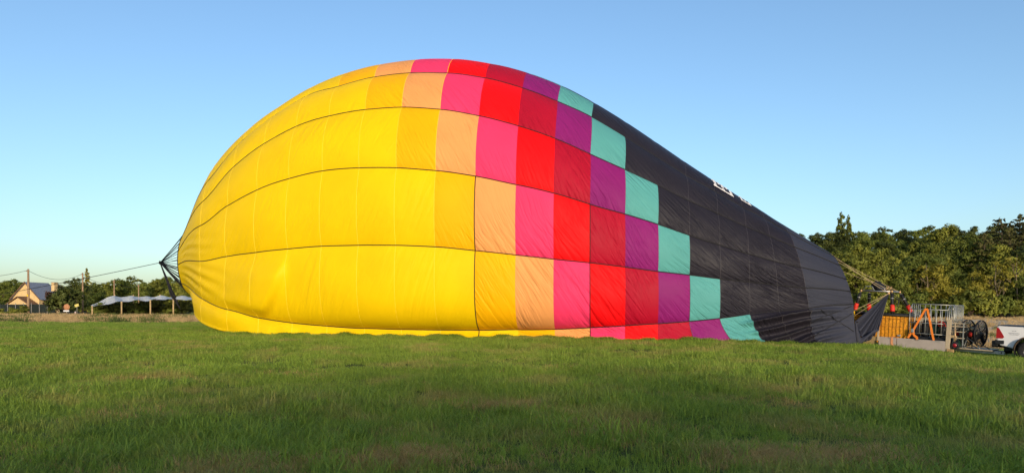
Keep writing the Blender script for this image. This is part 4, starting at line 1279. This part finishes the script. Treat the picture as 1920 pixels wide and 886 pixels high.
def fan(lx, ly, label, lean):
    f = empty('inflation_fan', mat=frame(lx, ly, 0.245) @ Matrix.Rotation(R(lean), 4, 'Z'))
    tag(f, label, 'fan', 'inflation fans on the drawbar')
    rad, zc = 0.50, 0.58
    Mx = Matrix.Translation((0, 0, zc)) @ Matrix.Rotation(R(90), 4, 'Y')
    # shroud hoop and wire cage on both faces
    MB().lathe([(rad, -0.03), (rad + 0.012, -0.03), (rad + 0.012, 0.03), (rad, 0.03), (rad, -0.03)], 40, Mx).build('shroud', M_BLACK, f)
    for sx in (-1, 1):
        mb = MB()
        for k in range(15):
            rr_ = 0.06 + (rad - 0.06)*k/14
            dome = 0.03 + 0.12*(1 - (rr_/rad)**2)
            pts = [Mx @ Vector((rr_*math.cos(a), rr_*math.sin(a), sx*dome)) for a in np.linspace(0, 2*PI, 29)[:-1]]
            mb.tube(pts, 0.005, 4, closed=True)
        for q in range(20):
            a = 2*PI*q/20
            pts = [Mx @ Vector((rr_*math.cos(a), rr_*math.sin(a), sx*(0.03 + 0.12*(1-(rr_/rad)**2)))) for rr_ in (0.06, 0.3, rad)]
            mb.tube(pts, 0.006, 4)
        mb.build('wire_guard', M_BLACK, f, fix=False)
    # wooden propeller
    hub = empty('propeller', (0, 0, 0)); hub.parent = f
    for q in range(4):
        a = R(35 + 90*q); mb = MB(); vs = []; fs = []
        for i in range(7):
            rr_ = 0.05 + 0.42*i/6; ch = 0.07*(1 - 0.5*(i/6)**2) + 0.01; tw = 0.7 - 0.5*i/6
            for (cc, tt) in ((-1, -1), (1, -1), (1, 1), (-1, 1)):
                vx = cc*ch*math.cos(tw); vz = cc*ch*math.sin(tw) + tt*0.008
                vs.append(Mx @ Vector((rr_*math.cos(a) - vx*math.sin(a), rr_*math.sin(a) + vx*math.cos(a), vz)))
        for i in range(6):
            for k in range(4):
                fs.append((4*i+k, 4*i+(k+1) % 4, 4*i+4+(k+1) % 4, 4*i+4+k))
        mb.add(vs, fs).build('blade', M_BLACK, hub)
    MB().lathe([(0.001, -0.06), (0.06, -0.05), (0.06, 0.05), (0.001, 0.06)], 14, Mx).build('hub_cap', M_GALV, hub)
    # engine on the stand behind the guard
    e = box('engine', (-0.30, 0.0, 0.56), (0.20, 0.26, 0.24), M_BLACK, f, 0.03)
    box('fuel_tank', (-0.30, 0.02, 0.75), (0.17, 0.26, 0.10), M_BEIGE, f, 0.03)
    MB().lathe([(0.001, 0), (0.09, 0), (0.09, 0.04), (0.001, 0.045)], 16, Matrix.Translation((-0.30, -0.13, 0.52)) @ Matrix.Rotation(R(90), 4, 'X')).build('starter_cover', M_RED, f)
    for sy in (-1, 1):
        tube('stand_leg', [(0.18, sy*0.38, 0.0), (0.02, sy*0.22, 0.12), (-0.38, sy*0.20, 0.40)], 0.018, M_GALV, f, 6)
        tube('stand_leg', [(-0.42, sy*0.30, 0.0), (-0.36, sy*0.2, 0.44)], 0.018, M_GALV, f, 6)
    tube('stand_bar', [(-0.42, -0.3, 0.0), (-0.42, 0.3, 0.0)], 0.018, M_GALV, f, 6)
    tube('push_handle', [(-0.38, -0.2, 0.42), (-0.5, -0.2, 0.95), (-0.5, 0.2, 0.95), (-0.38, 0.2, 0.42)], 0.016, M_GALV, f, 6)
fan(2.80, -0.10, 'large black inflation fan on the trailer drawbar, nearer the basket', -20)
fan(3.24, -0.16, 'large black inflation fan on the trailer drawbar, nearer the white pickup', -14)

def build_pickup():
    M = frame(3.88, 0.0, -0.04)
    p = empty('pickup_truck', mat=M)
    tag(p, 'white pickup truck hitched to the trailer, only its rear showing', 'pickup')
    W = 0.93; HB = 1.22; wr = 0.39
    wx = [1.02, 4.15]
    def arch(cx, r, n=12):
        return [(cx + r*math.cos(a), 0.40 + r*math.sin(a)) for a in np.linspace(PI - 0.15, 0.15, n)]
    prof = [(0.02, 0.62), (0.12, 0.52)] + [(wx[0] - 0.49, 0.42)] + arch(wx[0], 0.47) + [(wx[0] + 0.49, 0.42), (wx[1] - 0.50, 0.40)] + arch(wx[1], 0.47) + \
           [(wx[1] + 0.5, 0.42), (5.05, 0.45), (5.15, 0.62), (5.10, 0.95), (4.95, 1.08), (4.0, 1.17), (3.72, 1.20), (1.72, HB + 0.0), (0.04, HB), (0.0, HB - 0.05)]
    # lofted across the width so that the flanks curve inward top and bottom
    ys = [(-W, 0.0), (-W + 0.05, 0.03)]
    mb = MB(); n = len(prof)
    secs = []
    for y, ins in ((-W + 0.035, 0.022), (-W + 0.005, 0.006), (-W, 0.0)):
        secs.append(y)
    rings = []
    def ring(y, inset):
        cx, cz = 2.5, 0.85
        return [(x + (inset if x < 2.5 else -inset), y, z + (inset if z < cz else -inset)) for x, z in prof]
    R0 = [ring(-W, 0.02), ring(-W + 0.02, 0.0), ring(W - 0.02, 0.0), ring(W, 0.02)]
    vs = [v for r_ in R0 for v in r_]; fs = []
    for k in range(3):
        for i in range(n):
            j = (i+1) % n
            fs.append((k*n+i, k*n+j, (k+1)*n+j, (k+1)*n+i))
    mb.add(vs, fs)
    mb.add(R0[0], [tuple(range(n))]); mb.add(R0[3], [tuple(range(n))[::-1]])
    body = mb.build('body', M_PAINT, p)
    bm = bmesh.new(); bm.from_mesh(body.data); bmesh.ops.remove_doubles(bm, verts=bm.verts, dist=0.0005); bmesh.ops.triangulate(bm, faces=[f for f in bm.faces if len(f.verts) > 4]); bmesh.ops.recalc_face_normals(bm, faces=bm.faces); bm.to_mesh(body.data); bm.free()
    box('bed_cover', (0.86, 0, HB + 0.012), (1.68, 2*W - 0.10, 0.03), M_BLACK, p, 0.012)
    for sy in (-1, 1):
        box('bed_rail', (0.86, sy*(W - 0.035), HB + 0.006), (1.70, 0.06, 0.022), M_BLACK, p, 0.005)
    # cab
    def cabring(y, ins):
        return [(1.74, y, 1.20), (1.86, y*(1-ins), 1.76), (2.1, y*(1-ins), 1.82), (3.2, y*(1-ins), 1.80), (3.9, y, 1.20)]
    c0, c1 = cabring(-W + 0.03, 0.14), cabring(W - 0.03, 0.14)
    mb = MB().add(c0 + c1, [tuple(range(5)), tuple(range(9, 4, -1))] + [(i, (i+1) % 5, 5+(i+1) % 5, 5+i) for i in range(5)])
    mb.build('cab', M_PAINT, p, 0.05)
    for sy in (-1, 1):
        yb, yt = sy*(W - 0.015), sy*((W - 0.03)*0.86 + 0.02)
        def lerp(z): return yb + (yt - yb)*(z - 1.2)/0.6
        for (xa, xb, xc, xd) in ((1.86, 2.62, 2.62, 1.95), (2.70, 3.68, 3.22, 2.70)):
            MB().prism([(xa, lerp(1.26), 1.26), (xb, lerp(1.26), 1.26), (xc, lerp(1.72), 1.72), (xd, lerp(1.72), 1.72)], (0, sy*0.012, 0)).build('side_window', M_GLASSD, p)
        box('door_handle', (2.55, sy*(W + 0.012), 1.05), (0.18, 0.03, 0.04), M_BLACK, p, 0.01)
        box('wing_mirror', (3.55, sy*(W + 0.12), 1.28), (0.14, 0.22, 0.17), M_BLACK, p, 0.03)
        # tail lamp wrapping the corner
        MB().prism([(-0.012, sy*W, 1.16), (0.06, sy*W, 1.14), (0.24, sy*W, 0.82), (0.19, sy*W, 0.76), (-0.012, sy*W, 0.76)], (0, sy*0.014, 0)).build('tail_lamp', M_LAMP, p)
        box('tail_lamp', (-0.005, sy*(W - 0.08), 0.96), (0.02, 0.16, 0.40), M_LAMP, p, 0.005)
        box('head_lamp', (5.06, sy*(W - 0.22), 0.93), (0.10, 0.36, 0.14), M_GALV, p, 0.03)
        # wheel arch lip, dusty
        for cx in wx:
            pts = [(cx + 0.475*math.cos(a), sy*(W + 0.004), 0.40 + 0.475*math.sin(a)) for a in np.linspace(PI + 0.05, -0.05, 20)]
            MB().tube(pts, 0.030, 6).build('arch_lip', M_MUD if cx < 2 else M_BLACK, p, fix=False)
            Mw = Matrix.Translation((cx, sy*(W - 0.14), wr - 0.03)) @ Matrix.Rotation(R(90), 4, 'X')
            w = empty('wheel', (0, 0, 0)); w.parent = p
            MB().lathe([(0.21, -0.10), (0.25, -0.125), (0.35, -0.125), (wr - 0.01, -0.09), (wr, -0.05), (wr, 0.05), (wr - 0.01, 0.09), (0.35, 0.125), (0.25, 0.125), (0.21, 0.10)], 36, Mw).build('tyre', M_RUBBER, w)
            MB().lathe([(0.001, -0.04), (0.07, -0.06), (0.20, -0.05), (0.225, -0.10), (0.225, 0.10), (0.20, 0.05), (0.07, 0.06), (0.001, 0.04)], 24, Mw).build('rim', mat('dark_rim', (0.03, 0.03, 0.03), 0.4, metal=0.5), w)
            mbs = MB()
            for q in range(6):
                a = 2*PI*q/6
                mbs.tube([Mw @ Vector((0.05*math.cos(a), 0.05*math.sin(a), sgn_*0.07)) for sgn_ in (-sy,)] + [Mw @ Vector((0.21*math.cos(a), 0.21*math.sin(a), sgn_*0.09)) for sgn_ in (-sy,)], 0.022, 5)
            # spokes face outward on either side
            mbs = MB()
            for q in range(6):
                a = 2*PI*q/6
                zz = 0.085*(1 if sy < 0 else -1)
                mbs.tube([Mw @ Vector((0.05*math.cos(a), 0.05*math.sin(a), zz)), Mw @ Vector((0.21*math.cos(a), 0.21*math.sin(a), zz*1.05))], 0.022, 5)
            mbs.build('spokes', M_SKIN, w, fix=False)
            MB().lathe([(0.44, -0.30), (0.455, -0.30), (0.455, 0.05), (0.44, 0.05)], 28, Matrix.Translation((cx, sy*(W - 0.10), 0.40)) @ Matrix.Rotation(R(90*sy), 4, 'X')).build('wheel_housing', M_BLACK, p, fix=False)
    box('rear_bumper', (-0.05, 0, 0.56), (0.20, 2*W - 0.10, 0.20), M_BLACK, p, 0.03)
    box('bumper_corner', (0.10, -W + 0.02, 0.62), (0.30, 0.05, 0.16), M_BLACK, p, 0.02)
    box('tailgate', (-0.008, 0, 0.95), (0.03, 2*W - 0.42, 0.48), M_PAINT, p, 0.01)
    box('tailgate_handle', (-0.03, 0, 1.06), (0.03, 0.24, 0.08), M_BLACK, p, 0.01)
    box('underbody', (2.5, 0, 0.42), (4.6, 1.2, 0.22), M_BLACK, p)
    box('front_bumper', (5.12, 0, 0.55), (0.16, 2*W - 0.08, 0.22), M_BLACK, p, 0.04)
    tube('tow_bar', [(-0.28, 0, 0.42), (0.3, 0, 0.42)], 0.04, M_BLACK, p)
    MB().prism([(3.30, -0.70, 1.79), (3.30, 0.70, 1.79), (3.88, 0.80, 1.24), (3.88, -0.80, 1.24)], (0.015, 0, 0.015)).build('windscreen', M_GLASSD, p)
    # faint printed mark on the flank: a small emblem over two short lines, too small to read
    rr_ = random.Random(4)
    x = 0.40
    for row, (xa, xb, z) in enumerate(((0.46, 0.56, 1.055), (0.36, 0.66, 0.975), (0.39, 0.66, 0.925))):
        x = xa
        while x < xb:
            wl = rr_.uniform(0.014, 0.034)
            box('flank_print', (x + wl/2, -W - 0.002, z + rr_.uniform(-.003, .003)), (wl, 0.003, 0.022), M_GREY_TXT, p)
            x += wl + 0.012
build_pickup()

# ------------------------------------------------------------------ mouth cables, scoop (parts of the envelope)
def build_mouth_gear():
    B = Vector(ENVB)
    def fw(x, y, z): return BM @ Vector((x, y, z))
    c_nr, c_fr, c_nl, c_fl = fw(0.36, -0.52, BFZ), fw(0.36, 0.56, BFZ), fw(-0.82, -0.52, BFZ), fw(-0.82, 0.56, BFZ)
    top = [Vector(ENV.sec(np.array(20.0), np.array(a))) for a in (0.87, 1.23, 1.6, 2.1)]
    for a, b_ in ((top[0], c_nr), (top[1], fw(0.1, -0.52, BFZ)), (top[2], c_fr), (top[3], c_fr)):
        m = (a + b_)/2 + Vector((0, 0, -0.03))
        MB().tube([a - B, m - B, b_ - B], 0.010, 5).build('flying_cable', M_CABLE, ENVROOT, fix=False)
    # scoop: pleated triangle of grey cloth gathered to a clip below the frame
    apex = fw(0.27, -0.60, BFZ - 0.08)
    Yd = apex.y
    low = [(1604, 601), (1606, 612), (1609, 624), (1613, 634), (1619, 640), (1626, 638), (1633, 631), (1639, 624), (1643, 617), (1646, 608), (1648, 598)]
    low = [at(px, py, Yd - 0.35 + 0.25*i/10) for i, (px, py) in enumerate(low)]
    n = 61; G = np.zeros((16, n, 3))
    for j in range(n):
        q = j/(n-1)*(len(low)-1); i0 = min(int(q), len(low)-2); e = low[i0].lerp(low[i0+1], q - i0)
        for i in range(16):
            t = i/15
            p = apex.lerp(e, 0.02 + 0.98*t)
            sag = Vector((-0.10, -0.05, -0.12))*math.sin(PI*t)*math.sin(PI*j/(n-1))*0.8
            pl = (0.03 + 0.13*t)*math.sin(j*2*PI/7.5 + 0.9*math.sin(j*0.5))
            p = p + sag + Vector((0.25, -0.9, 0))*pl
            G[i, j] = p - B
    MB().grid(G).build('scoop', FABC['grey'], ENVROOT, fix=False)
    # the scoop's rolled hem sweeping under
    hem = [low[0], at(1606, 622, Yd-0.4), at(1610, 640, Yd-0.4), at(1620, 636, Yd-0.45), at(1634, 624, Yd-0.42), at(1648, 618, Yd-0.35)]
    G = np.zeros((24, 10, 3))
    for i in range(24):
        t = i/23; k = t*(len(hem)-1); i0 = min(int(k), len(hem)-2)
        c = hem[i0].lerp(hem[i0+1], k-i0)
        for j in range(10):
            a = 2*PI*j/9
            rad = 0.05 + 0.13*math.sin(PI*t)
            G[i, j] = Vector((c.x + rad*0.5*math.cos(a), c.y + rad*math.sin(a)*0.4, c.z + rad*math.cos(a)*0.9)) - B
    MB().grid(G).build('scoop_hem', FABC['grey'], ENVROOT, fix=False)
    MB().lathe([(0.001, -0.06), (0.04, -0.05), (0.05, 0), (0.04, 0.05), (0.001, 0.06)], 8, Matrix.Translation(apex - B)).build('carabiner', M_BRASS, ENVROOT)
    for px, py in ((1601, 592), (1604, 604), (1599, 583)):
        MB().tube([apex - B, at(px, py, Yd - 0.2) - B], 0.010, 5).build('scoop_line', M_CABLE, ENVROOT, fix=False)
    tube('scoop_line', [apex - B, at(1651, 606, Yd - 0.2) - B], 0.008, M_CABLE, ENVROOT, 5)
    # reinforcing diagonals near the mouth on the lower cloth
    for (r0, t0, r1, t1) in ((17.0, 0.45, 19.95, 0.97), (18.4, 0.42, 19.95, 0.86), (19.0, 0.97, 19.97, 0.60)):
        q = np.linspace(0, 1, 18); rr_ = r0 + (r1-r0)*q; tt = t0 + (t1-t0)*q**1.4
        P = ENV.surf(rr_, 0, tt) - np.array(B); P[:, 1] -= 0.012
        MB().tube(P, 0.014, 5).build('mouth_tape', M_TAPE, ENVROOT, fix=False)
build_mouth_gear()

# ------------------------------------------------------------------ the far left: house, poles, netting, signs
M_PLASTER = mat('cream_plaster', (0.58, 0.40, 0.19), 0.9, var=0.08, scale=1.5)
M_ROOF = mat('grey_roof_tiles', (0.17, 0.19, 0.24), 0.6, var=0.15, scale=3)
M_TRIM = mat('brown_timber', (0.16, 0.085, 0.045), 0.8, var=0.2, scale=5)
M_POLE = mat('pole_timber', (0.30, 0.19, 0.11), 0.9, var=0.2, scale=1.2)
M_WIRE = mat('wire', (0.05, 0.05, 0.055), 0.6, var=0.1)
M_NETPOST = mat('net_post', (0.42, 0.29, 0.14), 0.9, var=0.2, scale=2)
def net_material():
    m = bpy.data.materials.new('white_crop_net'); m.use_nodes = True
    nt = m.node_tree; L = nt.links; b = nt.nodes['Principled BSDF']; out = nt.nodes['Material Output']
    tc = nt.nodes.new('ShaderNodeTexCoord'); n = nt.nodes.new('ShaderNodeTexNoise'); n.inputs['Scale'].default_value = 0.5; n.inputs['Detail'].default_value = 5
    L.new(tc.outputs['Object'], n.inputs['Vector'])
    r = nt.nodes.new('ShaderNodeValToRGB'); r.color_ramp.elements[0].position = 0.35; r.color_ramp.elements[1].position = 0.65
    r.color_ramp.elements[0].color = (0.60, 0.58, 0.57, 1); r.color_ramp.elements[1].color = (0.85, 0.81, 0.76, 1)
    L.new(n.outputs['Fac'], r.inputs['Fac']); L.new(r.outputs[0], b.inputs['Base Color']); b.inputs['Roughness'].default_value = 0.9
    t = nt.nodes.new('ShaderNodeBsdfTransparent'); mx = nt.nodes.new('ShaderNodeMixShader'); mx.inputs[0].default_value = 0.78
    L.new(t.outputs[0], mx.inputs[1]); L.new(b.outputs[0], mx.inputs[2]); L.new(mx.outputs[0], out.inputs[0])
    return m
M_NET = net_material()

def build_house():
    Y = 165.0
    c = at(49, 575, Y); X = c.x; z0 = g(X, Y)
    h = empty('house', (X, Y, z0), R(-14))
    tag(h, 'cream house with a gable facing the field and a grey tiled roof', 'house')
    W, L, He, Hp = 3.8, 5.5, 4.0, 7.4
    gb = [(-W, 0, 0), (W, 0, 0), (W, 0, He), (0, 0, Hp), (-W, 0, He)]
    MB().prism(gb, (0, L, 0)).build('wall', M_PLASTER, h)
    for s in (-1, 1):
        rf = MB().prism([(0, -0.45, Hp + 0.22), (s*(W + 0.6), -0.45, He - 0.42), (s*(W + 0.6), -0.45, He - 0.60), (0, -0.45, Hp + 0.04)], (0, L + 0.9, 0)).build('roof', M_ROOF, h)
        MB().prism([(0, -0.52, Hp + 0.26), (s*(W + 0.65), -0.52, He - 0.40), (s*(W + 0.65), -0.52, He - 0.64), (0, -0.52, Hp - 0.02)], (0, 0.06, 0)).build('barge_board', M_TRIM, h)
    ch = box('chimney', (3.0, 4.8, 6.6), (0.9, 0.9, 2.0), M_PLASTER, h)
    box('chimney_cap', (3.0, 4.8, 7.65), (1.05, 1.05, 0.12), M_TRIM, ch)
    # lower porch gable in front
    pc = 0.4
    MB().prism([(pc - 3.2, -2.4, 0), (pc + 3.2, -2.4, 0), (pc + 3.2, -2.4, 2.2), (pc, -2.4, 3.9), (pc - 3.2, -2.4, 2.2)], (0, 2.39, 0)).build('porch_wall', M_PLASTER, h)
    for s in (-1, 1):
        MB().prism([(pc, -2.75, 4.22), (pc + s*3.8, -2.75, 2.16), (pc + s*3.8, -2.75, 1.96), (pc, -2.75, 4.02)], (0, 2.7, 0)).build('porch_roof', M_TRIM, h)
    for x in (-1.2, 1.6):
        w = box('window', (pc + x, -2.42, 1.15), (0.95, 0.06, 1.2), M_TRIM, h)
        box('pane', (pc + x, -2.46, 1.15), (0.75, 0.02, 1.0), M_GLASSD, w)
build_house()

def utility_pole(px, py_top, Y, label, rad=0.15):
    t = at(px, py_top, Y); z0 = g(t.x, Y)
    p = empty('utility_pole', (t.x, Y, z0))
    hh = t.z - z0
    MB().tube([(0, 0, -0.4), (0.02, 0, hh*0.5), (0, 0, hh)], [rad*1.25, rad*1.05, rad*0.8], 9).build('post', M_POLE, p)
    box('crossarm', (0, -rad*0.8, hh - 0.35), (0.55, 0.09, 0.09), M_POLE, p)
    for s in (-0.2, 0.2):
        MB().lathe([(0.02, 0), (0.05, 0.02), (0.03, 0.05), (0.05, 0.08), (0.001, 0.12)], 8, Matrix.Translation((s, -rad*0.8, hh - 0.30))).build('insulator', M_GALV, p)
    tag(p, label, 'utility pole', 'utility poles on the left')
    return p, Vector((t.x, Y - rad*0.8, t.z - 0.2))
P1, a1 = utility_pole(53, 504, 112, 'timber utility pole in front of the cream house, leftmost in view', 0.17)
box('warning_plate', (0, -0.2, a1.z - P1.location.z - 4.0), (0.22, 0.02, 0.32), M_TAG, P1)
P2, a2 = utility_pole(155, 511, 128, 'timber utility pole right of the dark round tree', 0.14)
P3, a3 = utility_pole(214, 524, 150, 'pale utility pole behind the white netting, left of two', 0.14)
P4, a4 = utility_pole(260, 533, 176, 'pale utility pole behind the white netting, right of two', 0.14)
def wire(a, b, sag, label):
    pts = [a.lerp(b, q) + Vector((0, 0, -sag*4*q*(1-q))) for q in np.linspace(0, 1, 14)]
    o = MB().tube(pts, 0.028, 5).build('power_line', M_WIRE, fix=False)
    tag(o, label, 'power line', 'power lines on the left')
wire(at(-160, 509, 98), a1, 1.0, 'power line running off the left edge from the leftmost pole')
wire(a1, a2, 1.25, 'sagging power line between the house pole and the next pole')
wire(a2, a3, 1.0, 'power line from the second pole to the pole behind the netting')
wire(a3, a4, 0.9, 'power line between the two pale poles behind the netting')
ub = empty('utility_box', (a1.x - 0.55, 111.2, g(a1.x, 111.2)))
tag(ub, 'small white utility box at the foot of the leftmost pole', 'utility box')
box('cabinet', (0, 0, 0.32), (0.42, 0.3, 0.62), M_PAINT, ub, 0.02)
box('lid', (0, 0, 0.66), (0.48, 0.36, 0.06), M_PAINT, ub, 0.01)
box('cabinet_door', (0, -0.155, 0.32), (0.34, 0.015, 0.5), M_SKIN, ub)

def build_net():
    Yf, Yb = 92.0, 104.0
    top = [(170, 572), (186, 564), (200, 557), (215, 552), (228, 555), (240, 556), (250, 553), (262, 554), (272, 556), (282, 557), (292, 553), (300, 552), (312, 555), (325, 556), (340, 553), (352, 556), (370, 558)]
    low = [(172, 575), (188, 572), (202, 569), (216, 566), (228, 566), (240, 564), (250, 563), (262, 563), (272, 563), (282, 563), (292, 561), (300, 560), (312, 561), (325, 561), (340, 560), (352, 562), (370, 564)]
    top = [(x, 0.45*y + 0.55*np.interp(x, [170, 210, 370], [571, 556, 556])) for x, y in top]
    base = at(260, 580, Yf); base.z = g(base.x, Yf)
    r = empty('netting_canopy', base)
    tag(r, 'white crop netting sagging over posts above dark fruit bushes', 'netting')
    n = len(top); fx = np.linspace(0, n-1, 80)
    G = np.zeros((9, 80, 3))
    for j, q in enumerate(fx):
        i0 = min(int(q), n-2); t = q - i0; t = t*t*(3-2*t)
        a = at(low[i0][0]*(1-t) + low[i0+1][0]*t, low[i0][1]*(1-t) + low[i0+1][1]*t, Yf)
        b = at(top[i0][0]*(1-t) + top[i0+1][0]*t, top[i0][1]*(1-t) + top[i0+1][1]*t, Yb)
        for i in range(9):
            s = i/8
            p = a.lerp(b, s); p.z += 0.10*math.sin(q*2.1 + s*3) - 0.25*math.sin(PI*s)*(0.4+0.6*math.sin(q*1.1)**2)
            G[i, j] = p - base
    MB().grid(G).build('net', M_NET, r, fix=False)
    for px, py, Y in ((173, 574, Yf), (228, 566, Yf), (282, 563, Yf), (325, 560, Yf), (215, 553, Yb), (250, 554, Yb), (300, 553, Yb)):
        p = at(px, py, Y); z0 = g(p.x, Y)
        MB().tube([Vector((p.x, Y, z0 - 0.3)) - base, Vector((p.x, Y, p.z + 0.1)) - base], 0.10, 7).build('post', M_NETPOST, r)
build_net()
lab = ['under the left end of the netting', 'between the first and second net posts', 'at the second net post', 'under the middle of the netting', 'at the third net post', 'under the right part of the netting', 'at the last net post beside the balloon', 'behind the crown of the balloon']
for i, px in enumerate((188, 207, 236, 258, 276, 300, 321, 342)):
    Y = 99 + (i % 3)*2.0; X = (px-960)/1320*Y
    tree('shrub', i, X, Y, 2.1 + 0.25*(i % 3), 'dark' if i % 3 else 'mid', 'dark leafy fruit bush ' + lab[i], 'bush', 'fruit bushes under the netting', wide=1.7)
# trees and shrubs round the house
def T(kind, var, px, Y, h, fol, label, wide=1.0, cat='tree', group=None):
    return tree(kind, var, (px-960)/1320*Y, Y, h, fol, label, cat, group, wide=wide)
T('shrub', 1, 122, 122, 5.2, 'dark', 'dense dark green round tree between the house and the second pole', 1.35)
T('round', 2, 143, 134, 7.2, 'dark', 'dark broadleaf tree right behind the second utility pole', 1.2)
T('conifer', 0, 163, 160, 10.6, 'gold', 'yellowish brown topped conifer standing just right of the second pole', 0.9)
T('round', 4, 180, 150, 6.6, 'mid', 'green tree left of the netting, behind its slope', 1.3)
T('round', 1, 5, 190, 9.0, 'mid', 'green tree left of the house at the frame edge', 1.2)
T('round', 5, 24, 200, 10.2, 'mid', 'taller green tree just behind the left side of the house', 1.1)
T('shrub', 0, 94, 150, 5.6, 'rust', 'dark reddish shrub against the right side of the house', 0.8, 'shrub')
T('shrub', 2, 108, 172, 8.0, 'blond', 'pale blond bush showing above the dark trees right of the house', 0.7, 'shrub')
for i, (px, Y, h, lb) in enumerate([(22, 104, 1.4, 'light green shrub in the dry grass, leftmost below the house'), (32, 103, 1.1, 'low light green shrub between two others below the house'), (42, 105, 1.6, 'light green shrub just left of the leftmost pole'), (3, 106, 1.2, 'light green shrub at the left frame edge')]):
    T('shrub', i, px, Y, h, 'olive', lb, 1.5, 'shrub', 'light shrubs below the house')
for i, px in enumerate((205, 225, 246, 268, 290, 312, 335)):
    T('round', i, px, 190 + 6*(i % 3), 9.0 + (i % 3), 'mid' if i % 2 else 'olive', ['green tree far behind the left net peak', 'olive tree far behind the left pale pole', 'green tree between the two pale poles, far back', 'green tree right of the right pale pole, far back', 'olive tree far behind the middle of the netting', 'green tree far behind the right net peak', 'green tree seen behind the crown ring lines'][i], 1.2, 'tree', 'trees behind the netting')
# dark garden fence in front of the house
def build_fence():
    Y = 124.0; X0 = (-30-960)/1320*Y; X1 = (104-960)/1320*Y
    f = empty('garden_fence', ((X0+X1)/2, Y, g((X0+X1)/2, Y)))
    tag(f, 'dark green screened garden fence below the house', 'fence')
    mg = mat('fence_screen', (0.010, 0.016, 0.014), 0.85, var=0.3, scale=2, bump=0.3)
    n = 9; half = (X1-X0)/2
    for i in range(n):
        xa = -half + 2*half*i/n; xb = xa + 2*half/n
        box('screen_panel', ((xa+xb)/2, 0, 1.0), (xb-xa-0.06, 0.05, 1.75), mg, f)
        MB().tube([(xa, -0.06, -0.3), (xa, -0.06, 2.1)], 0.05, 6).build('post', M_SKIN, f)
build_fence()
def sign(px, py, Y, kind):
    p = at(px, py, Y); z0 = g(p.x, Y)
    if kind == 'round':
        s = empty('round_sign', (p.x, Y, z0)); hh = p.z - z0
        tag(s, 'round brown sign on a white base in front of the dark tree', 'sign')
        MB().lathe([(0.001, -0.05), (0.46, -0.05), (0.5, 0), (0.46, 0.05), (0.001, 0.05)], 24, Matrix.Translation((0, 0, hh)) @ Matrix.Rotation(R(90), 4, 'X')).build('disc', mat('sign_brown', (0.42, 0.19, 0.09), 0.8, var=0.2), s)
        MB().lathe([(0.33, -0.055), (0.36, -0.055), (0.36, -0.065), (0.33, -0.065)], 24, Matrix.Translation((0, 0, hh)) @ Matrix.Rotation(R(-90), 4, 'X')).build('disc_ring', M_TRIM, s, fix=False)
        box('plate', (0, -0.08, hh - 0.62), (0.9, 0.06, 0.22), M_PAINT, s)
        box('base', (0, 0, (hh-0.5)/2), (0.12, 0.10, max(0.2, hh - 0.5)), M_SKIN, s)
    else:
        s = empty('small_sign', (p.x, Y, z0)); hh = p.z - z0
        tag(s, 'small tilted yellowish sign on a thin post right of the round sign', 'sign')
        box('plate', (0, 0, hh), (0.62, 0.04, 0.40), mat('sign_yellow', (0.55, 0.45, 0.13), 0.7), s, M=Matrix.Translation((0, 0, hh)) @ Matrix.Rotation(R(-18), 4, 'Y') @ Matrix.Translation((0, 0, -hh)))
        MB().tube([(0, 0.05, -0.2), (0, 0.05, hh)], 0.035, 6).build('post', M_SKIN, s)
sign(125, 575, 112, 'round')
sign(144, 572, 108, 'small')
mk = empty('marker_post', ((141-960)/1320*104, 104, g((141-960)/1320*104, 104)))
tag(mk, 'short white marker post in the dry grass below the small sign', 'post')
MB().tube([(0, 0, -0.2), (0, 0, 0.55), (0, 0, 0.62)], [0.07, 0.07, 0.03], 8).build('shaft', M_PAINT, mk)
MB().tube([(0, 0, 0.40), (0, 0, 0.48)], 0.075, 8).build('band', M_ORANGE, mk)
